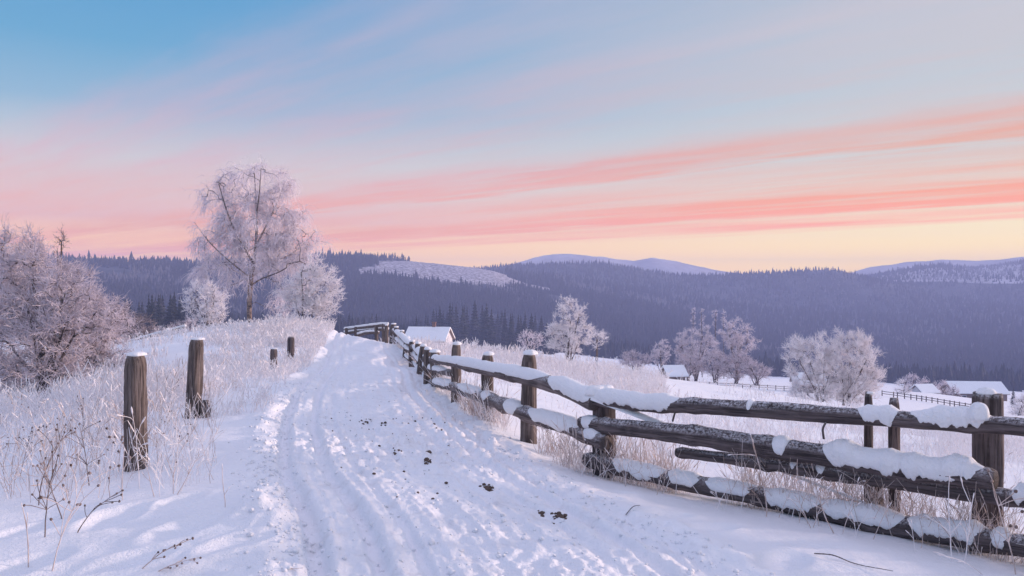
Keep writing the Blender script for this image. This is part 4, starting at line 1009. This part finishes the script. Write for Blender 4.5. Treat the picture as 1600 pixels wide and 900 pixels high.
weed(45, D_for(895, 45), .48, 2, 'thin bare stem left of the tall burr weed', nb=1, heads='spike', hr=.006)
weed(212, D_for(897, 212), .34, 3, 'bent weed with dark buds low in the bottom left snow', nb=8, lean=(.9, 0), hr=.0065)
weed(228, D_for(899, 240), .30, 4, 'second bent weed with dark buds leaning right beside the first', nb=7, lean=(1.1, .1), hr=.006)
weed(77, D_for(700, 77), .62, 5, 'frosted umbel weed with a flat white head at the left edge', heads='umbel', nb=3, mat='grass', hr=.012)
weed(160, D_for(770, 150), .55, 6, 'bushy frosted weed with drooping tips in front of the nearest post', nb=9, mat='grass', heads='ball', lean=(.2, 0), droop=.16)
weed(218, D_for(765, 218), .78, 7, 'frosted stalk leaning against the nearest left post', nb=4, mat='grass', heads='spike', lean=(-.12, 0), hr=.012)
weed(185, D_for(740, 185), .62, 8, 'brown twisted weed just left of the nearest post', nb=6, lean=(.05, 0), heads='ball')
weed(352, D_for(800, 352), .36, 9, 'lone bare stem in the snow at the left verge', nb=1, heads='spike', hr=.005, r=.0034)
weed(424, D_for(893, 424), .18, 10, 'tiny bent grass blade at the bottom of the snow', nb=1, heads='spike', hr=.004, lean=(1.6, 0), r=.0026)
weed(1197, 7.1, .80, 11, 'tall straight bare stem in front of the middle of the near rails', nb=2, heads='spike', hr=.007, r=.0062, lean=(-.05, 0))
weed(1305, 6.5, .42, 12, 'dark twisted weed leaning left across the bottom rail', nb=3, heads='spike', mat='straw', lean=(-.35, 0), hr=.008, r=.006)
weed(1488, 5.85, .64, 13, 'pale upright weed before the bottom rail, left of the corner post', nb=3, heads='spike', mat='grass', hr=.008, r=.005)
weed(1506, 5.8, .56, 14, 'second pale weed close to the corner post', nb=2, heads='spike', mat='grass', hr=.008, r=.005)
weed(1588, 5.6, .72, 15, 'frosted branching weed at the right frame edge', nb=7, heads='ball', mat='straw', lean=(-.1, 0), r=.005)
weed(1545, 5.5, .46, 16, 'slanting pale stem crossing the foot of the corner post', nb=2, heads='spike', mat='grass', lean=(-.9, 0), hr=.006)
for px, py, h_, nb_, ln_, sd_, lb in ((70,842,.62,9,.05,401,'dark branching burr weed just above the tallest corner one'), (98,815,.50,8,-.15,402,'short dark burr weed right of the corner clump'), (118,835,.46,7,.35,403,'burr weed leaning right out of the corner clump'),
        (60,790,.66,8,.1,404,'tall burr weed at the back of the corner clump'), (140,760,.62,8,-.05,405,'upright burr weed between the corner clump and the nearest post'), (262,640,.55,7,.1,406,'dark seeded weed between the two near posts'), (130,690,.60,8,.1,407,'dark seeded weed left of the nearest post'), (30,745,.6,8,.15,408,'dark seeded weed at the left frame edge')):
    weed(px, D_for(py, px), h_, sd_, lb, nb=nb_, mat='brown_stem', lean=(ln_, 0), hr=.0075, r=.0045)
g = rs(77)
for i_ in range(64):
    px = 5+300*g.rand()**1.25; py = 672+110*g.rand()**1.3
    if 195 < px < 230: px += 45
    weed(px, D_for(py, px), .36+.36*g.rand(), 200+i_, 'frosted dry weed stem in the snow round the nearest left post', 'weeds round the nearest left post', nb=int(g.randint(2, 6)), heads=('ball', 'spike', 'spike', 'spike')[i_ % 4], mat=('grass', 'grass', 'straw')[i_ % 3], lean=(g.randn()*.16, 0), r=.0036, hr=.0065)
for i_ in range(26):
    px = 945+560*g.rand(); D = float(fD(px))-.30-.3*g.rand()
    weed(px, D, .22+.3*g.rand(), 300+i_, 'thin dry weed in the snow before the near fence rails', 'weeds before the near fence', nb=int(g.randint(1, 5)), heads='spike', mat=('straw', 'grass')[i_ % 2], lean=(g.randn()*.25, 0), r=.0032, hr=.006)
# twigs lying on the snow
def twig(pts, label, r=.006):
    q_ = [((a-800)/F*d, d) for a, d in pts]; pth = np.array([[x_, y_, gz(x_, y_)+.012+.02*(k_ % 2)] for k_, (x_, y_) in enumerate(q_)])
    V, Q, Tn, at = tube(spline(pth, 24), np.linspace(r, r*.5, 24), n=6, rough=.2, seed=4)
    return tag(link('fallen_twig', mesh_from('fallen_twig', V-pth[0], [Q, np.array(Tn)], M['log'], smooth=True, attr=at)), label, 'twig')
o = twig([(1272,5.72),(1300,5.66),(1330,5.55),(1395,5.3)], 'bare twig lying on the snow below the near fence', .0042); 
o.location = P(1272, 450, 5.72)*[1, 1, 0]+[0, 0, gz(P(1272,450,5.72)[0], 5.72)+.012]
o = twig([(978,6.6),(990,6.75),(1000,6.85)], 'short splinter on the snow right of the road', .004); o.location = P(978, 450, 6.6)*[1, 1, 0]+[0, 0, gz(P(978,450,6.6)[0], 6.6)+.012]

g = rs(31); n = 2900
y = np.exp(np.log(3.6)+(np.log(17)-np.log(3.6))*g.rand(n)); u = np.where(g.rand(n) < .45, -1.02+g.randn(n)*.09, np.where(g.rand(n) < .3, 1.02+g.randn(n)*.12, (g.rand(n)*2-1)*1.05))
sl = np.interp(y, _fd, np.gradient(_fx, _fd)); x = np.interp(y, _fd, _fx)+u*HW*np.sqrt(1+sl**2); z = ground_z(x, y); r = .005+.019*g.rand(n)**3.4
ico = np.array([[0,0,1],[.894,0,.447],[.276,.851,.447],[-.724,.526,.447],[-.724,-.526,.447],[.276,-.851,.447],[.724,.526,-.447],[-.276,.851,-.447],[-.894,0,-.447],[-.276,-.851,-.447],[.724,-.526,-.447],[0,0,-1]])
icf = np.array([[0,1,2],[0,2,3],[0,3,4],[0,4,5],[0,5,1],[1,6,2],[2,7,3],[3,8,4],[4,9,5],[5,10,1],[6,7,2],[7,8,3],[8,9,4],[9,10,5],[10,6,1],[11,7,6],[11,8,7],[11,9,8],[11,10,9],[11,6,10]])
V = np.stack([x, y, z+r*.25], 1)[:, None]+ico[None]*(r[:, None]*(.65+.6*g.rand(n, 12)))[..., None]*np.array([1.15, 1.15, .8])
tag(link('snow_crumbs', mesh_from('snow_crumbs', V.reshape(-1, 3), (icf[None]+12*np.arange(n)[:, None, None]).reshape(-1, 3), M['road'], smooth=True)), 'loose crumbs of snow along the road ruts and verge', 'snow', kind='stuff')

# ------------------------------------------------------------------ horse dung on the road
def clod(V0, c, r, seed):
    n, m = 9, 6; V = []
    for j in range(m+1):
        ph = math.pi*j/m
        for k_ in range(n):
            a = 6.2832*k_/n; w_ = 1+.5*float(fbm(np.array([math.cos(a)*1.7+seed*3.3]), np.array([math.sin(a)*1.7+ph*1.3]), seed, 2)[0])
            V.append([c[0]+math.sin(ph)*math.cos(a)*r*w_*1.15, c[1]+math.sin(ph)*math.sin(a)*r*w_, c[2]+math.cos(ph)*r*w_*.75])
    V0.add(V, [[j*n+k_, (j+1)*n+k_, (j+1)*n+(k_+1) % n, j*n+(k_+1) % n] for j in range(m) for k_ in range(n)])
g = rs(9)
def dung(px, py, wpx, nC, label):
    D = D_for(py, px); x = (px-800)/F*D; z = gz(x, D); mb = MB(); hw_ = wpx/2*D/F
    for k_ in range(int(nC*1.8)):
        ox = (g.rand()*2-1)*hw_; oy = g.randn()*.05; r = (.009+.010*g.rand())*(1.3-.6*abs(ox)/hw_)
        clod(mb, (ox, oy, gz(x+ox, D+oy)-z+r*(.12+.5*(k_ % 3 == 2))), r, int(g.randint(900)))
    o = link('dung_pile', mb.mesh('dung_pile', M['dung'], smooth=True)); o.location = (x, D, z)
    return tag(o, label, 'dung')
dung(874, 811, 22, 10, 'larger dark dung heap, nearest on the right of the road'); dung(849, 804, 14, 5, 'small dung heap touching the nearest large one')
dung(760, 765, 22, 11, 'elongated dark dung heap halfway down the road'); dung(667, 726, 15, 7, 'dung heap in the middle of the road'); dung(670, 707, 7, 3, 'single dark lump just above the middle dung heap')
dung(622, 704, 14, 4, 'thin scatter of dung left of the middle heap'); dung(570, 662, 16, 7, 'far loose dung patch where the road narrows'); dung(600, 664, 8, 3, 'small lump right of the far dung patch')
for i_ in range(46):
    px = 540+150*g.rand()+60*g.randn()*.4; py = 655+130*g.rand()**1.6; px += (py-660)*.9*g.rand()
    D = D_for(py, px); x = (px-800)/F*D; mb = MB(); r = .006+.009*g.rand()**2; clod(mb, (0, 0, r*.15), r, i_)
    o = link('dung_crumb', mb.mesh('dung_crumb', M['dung'], smooth=True)); o.location = (x, D, gz(x, D)); tag(o, 'small dark dung crumb on the packed snow road', 'dung', 'dung crumbs scattered on the road')

# ------------------------------------------------------------------ haze: even air over the whole valley
if HAZE_DENSITY > 0:
    zlo, zhi = float(GZ.min())-1.0, float(GZ.max())+6
    m = bpy.data.materials.new('haze_air'); m.use_nodes = True; t = NT(m.node_tree); t.n.clear()
    pv = t.new('ShaderNodeVolumePrincipled'); pv.inputs['Color'].default_value = (.53, .60, .98, 1); pv.inputs['Density'].default_value = HAZE_DENSITY; pv.inputs['Anisotropy'].default_value = 0.0
    ou = t.new('ShaderNodeOutputMaterial'); t.l.new(pv.outputs[0], ou.inputs['Volume'])
    mb = MB(); mb.box((0, 0, (zlo+zhi)/2), (6080, 6080, zhi-zlo)); o = link('haze', mb.mesh('haze', m)); o['kind'] = 'stuff'
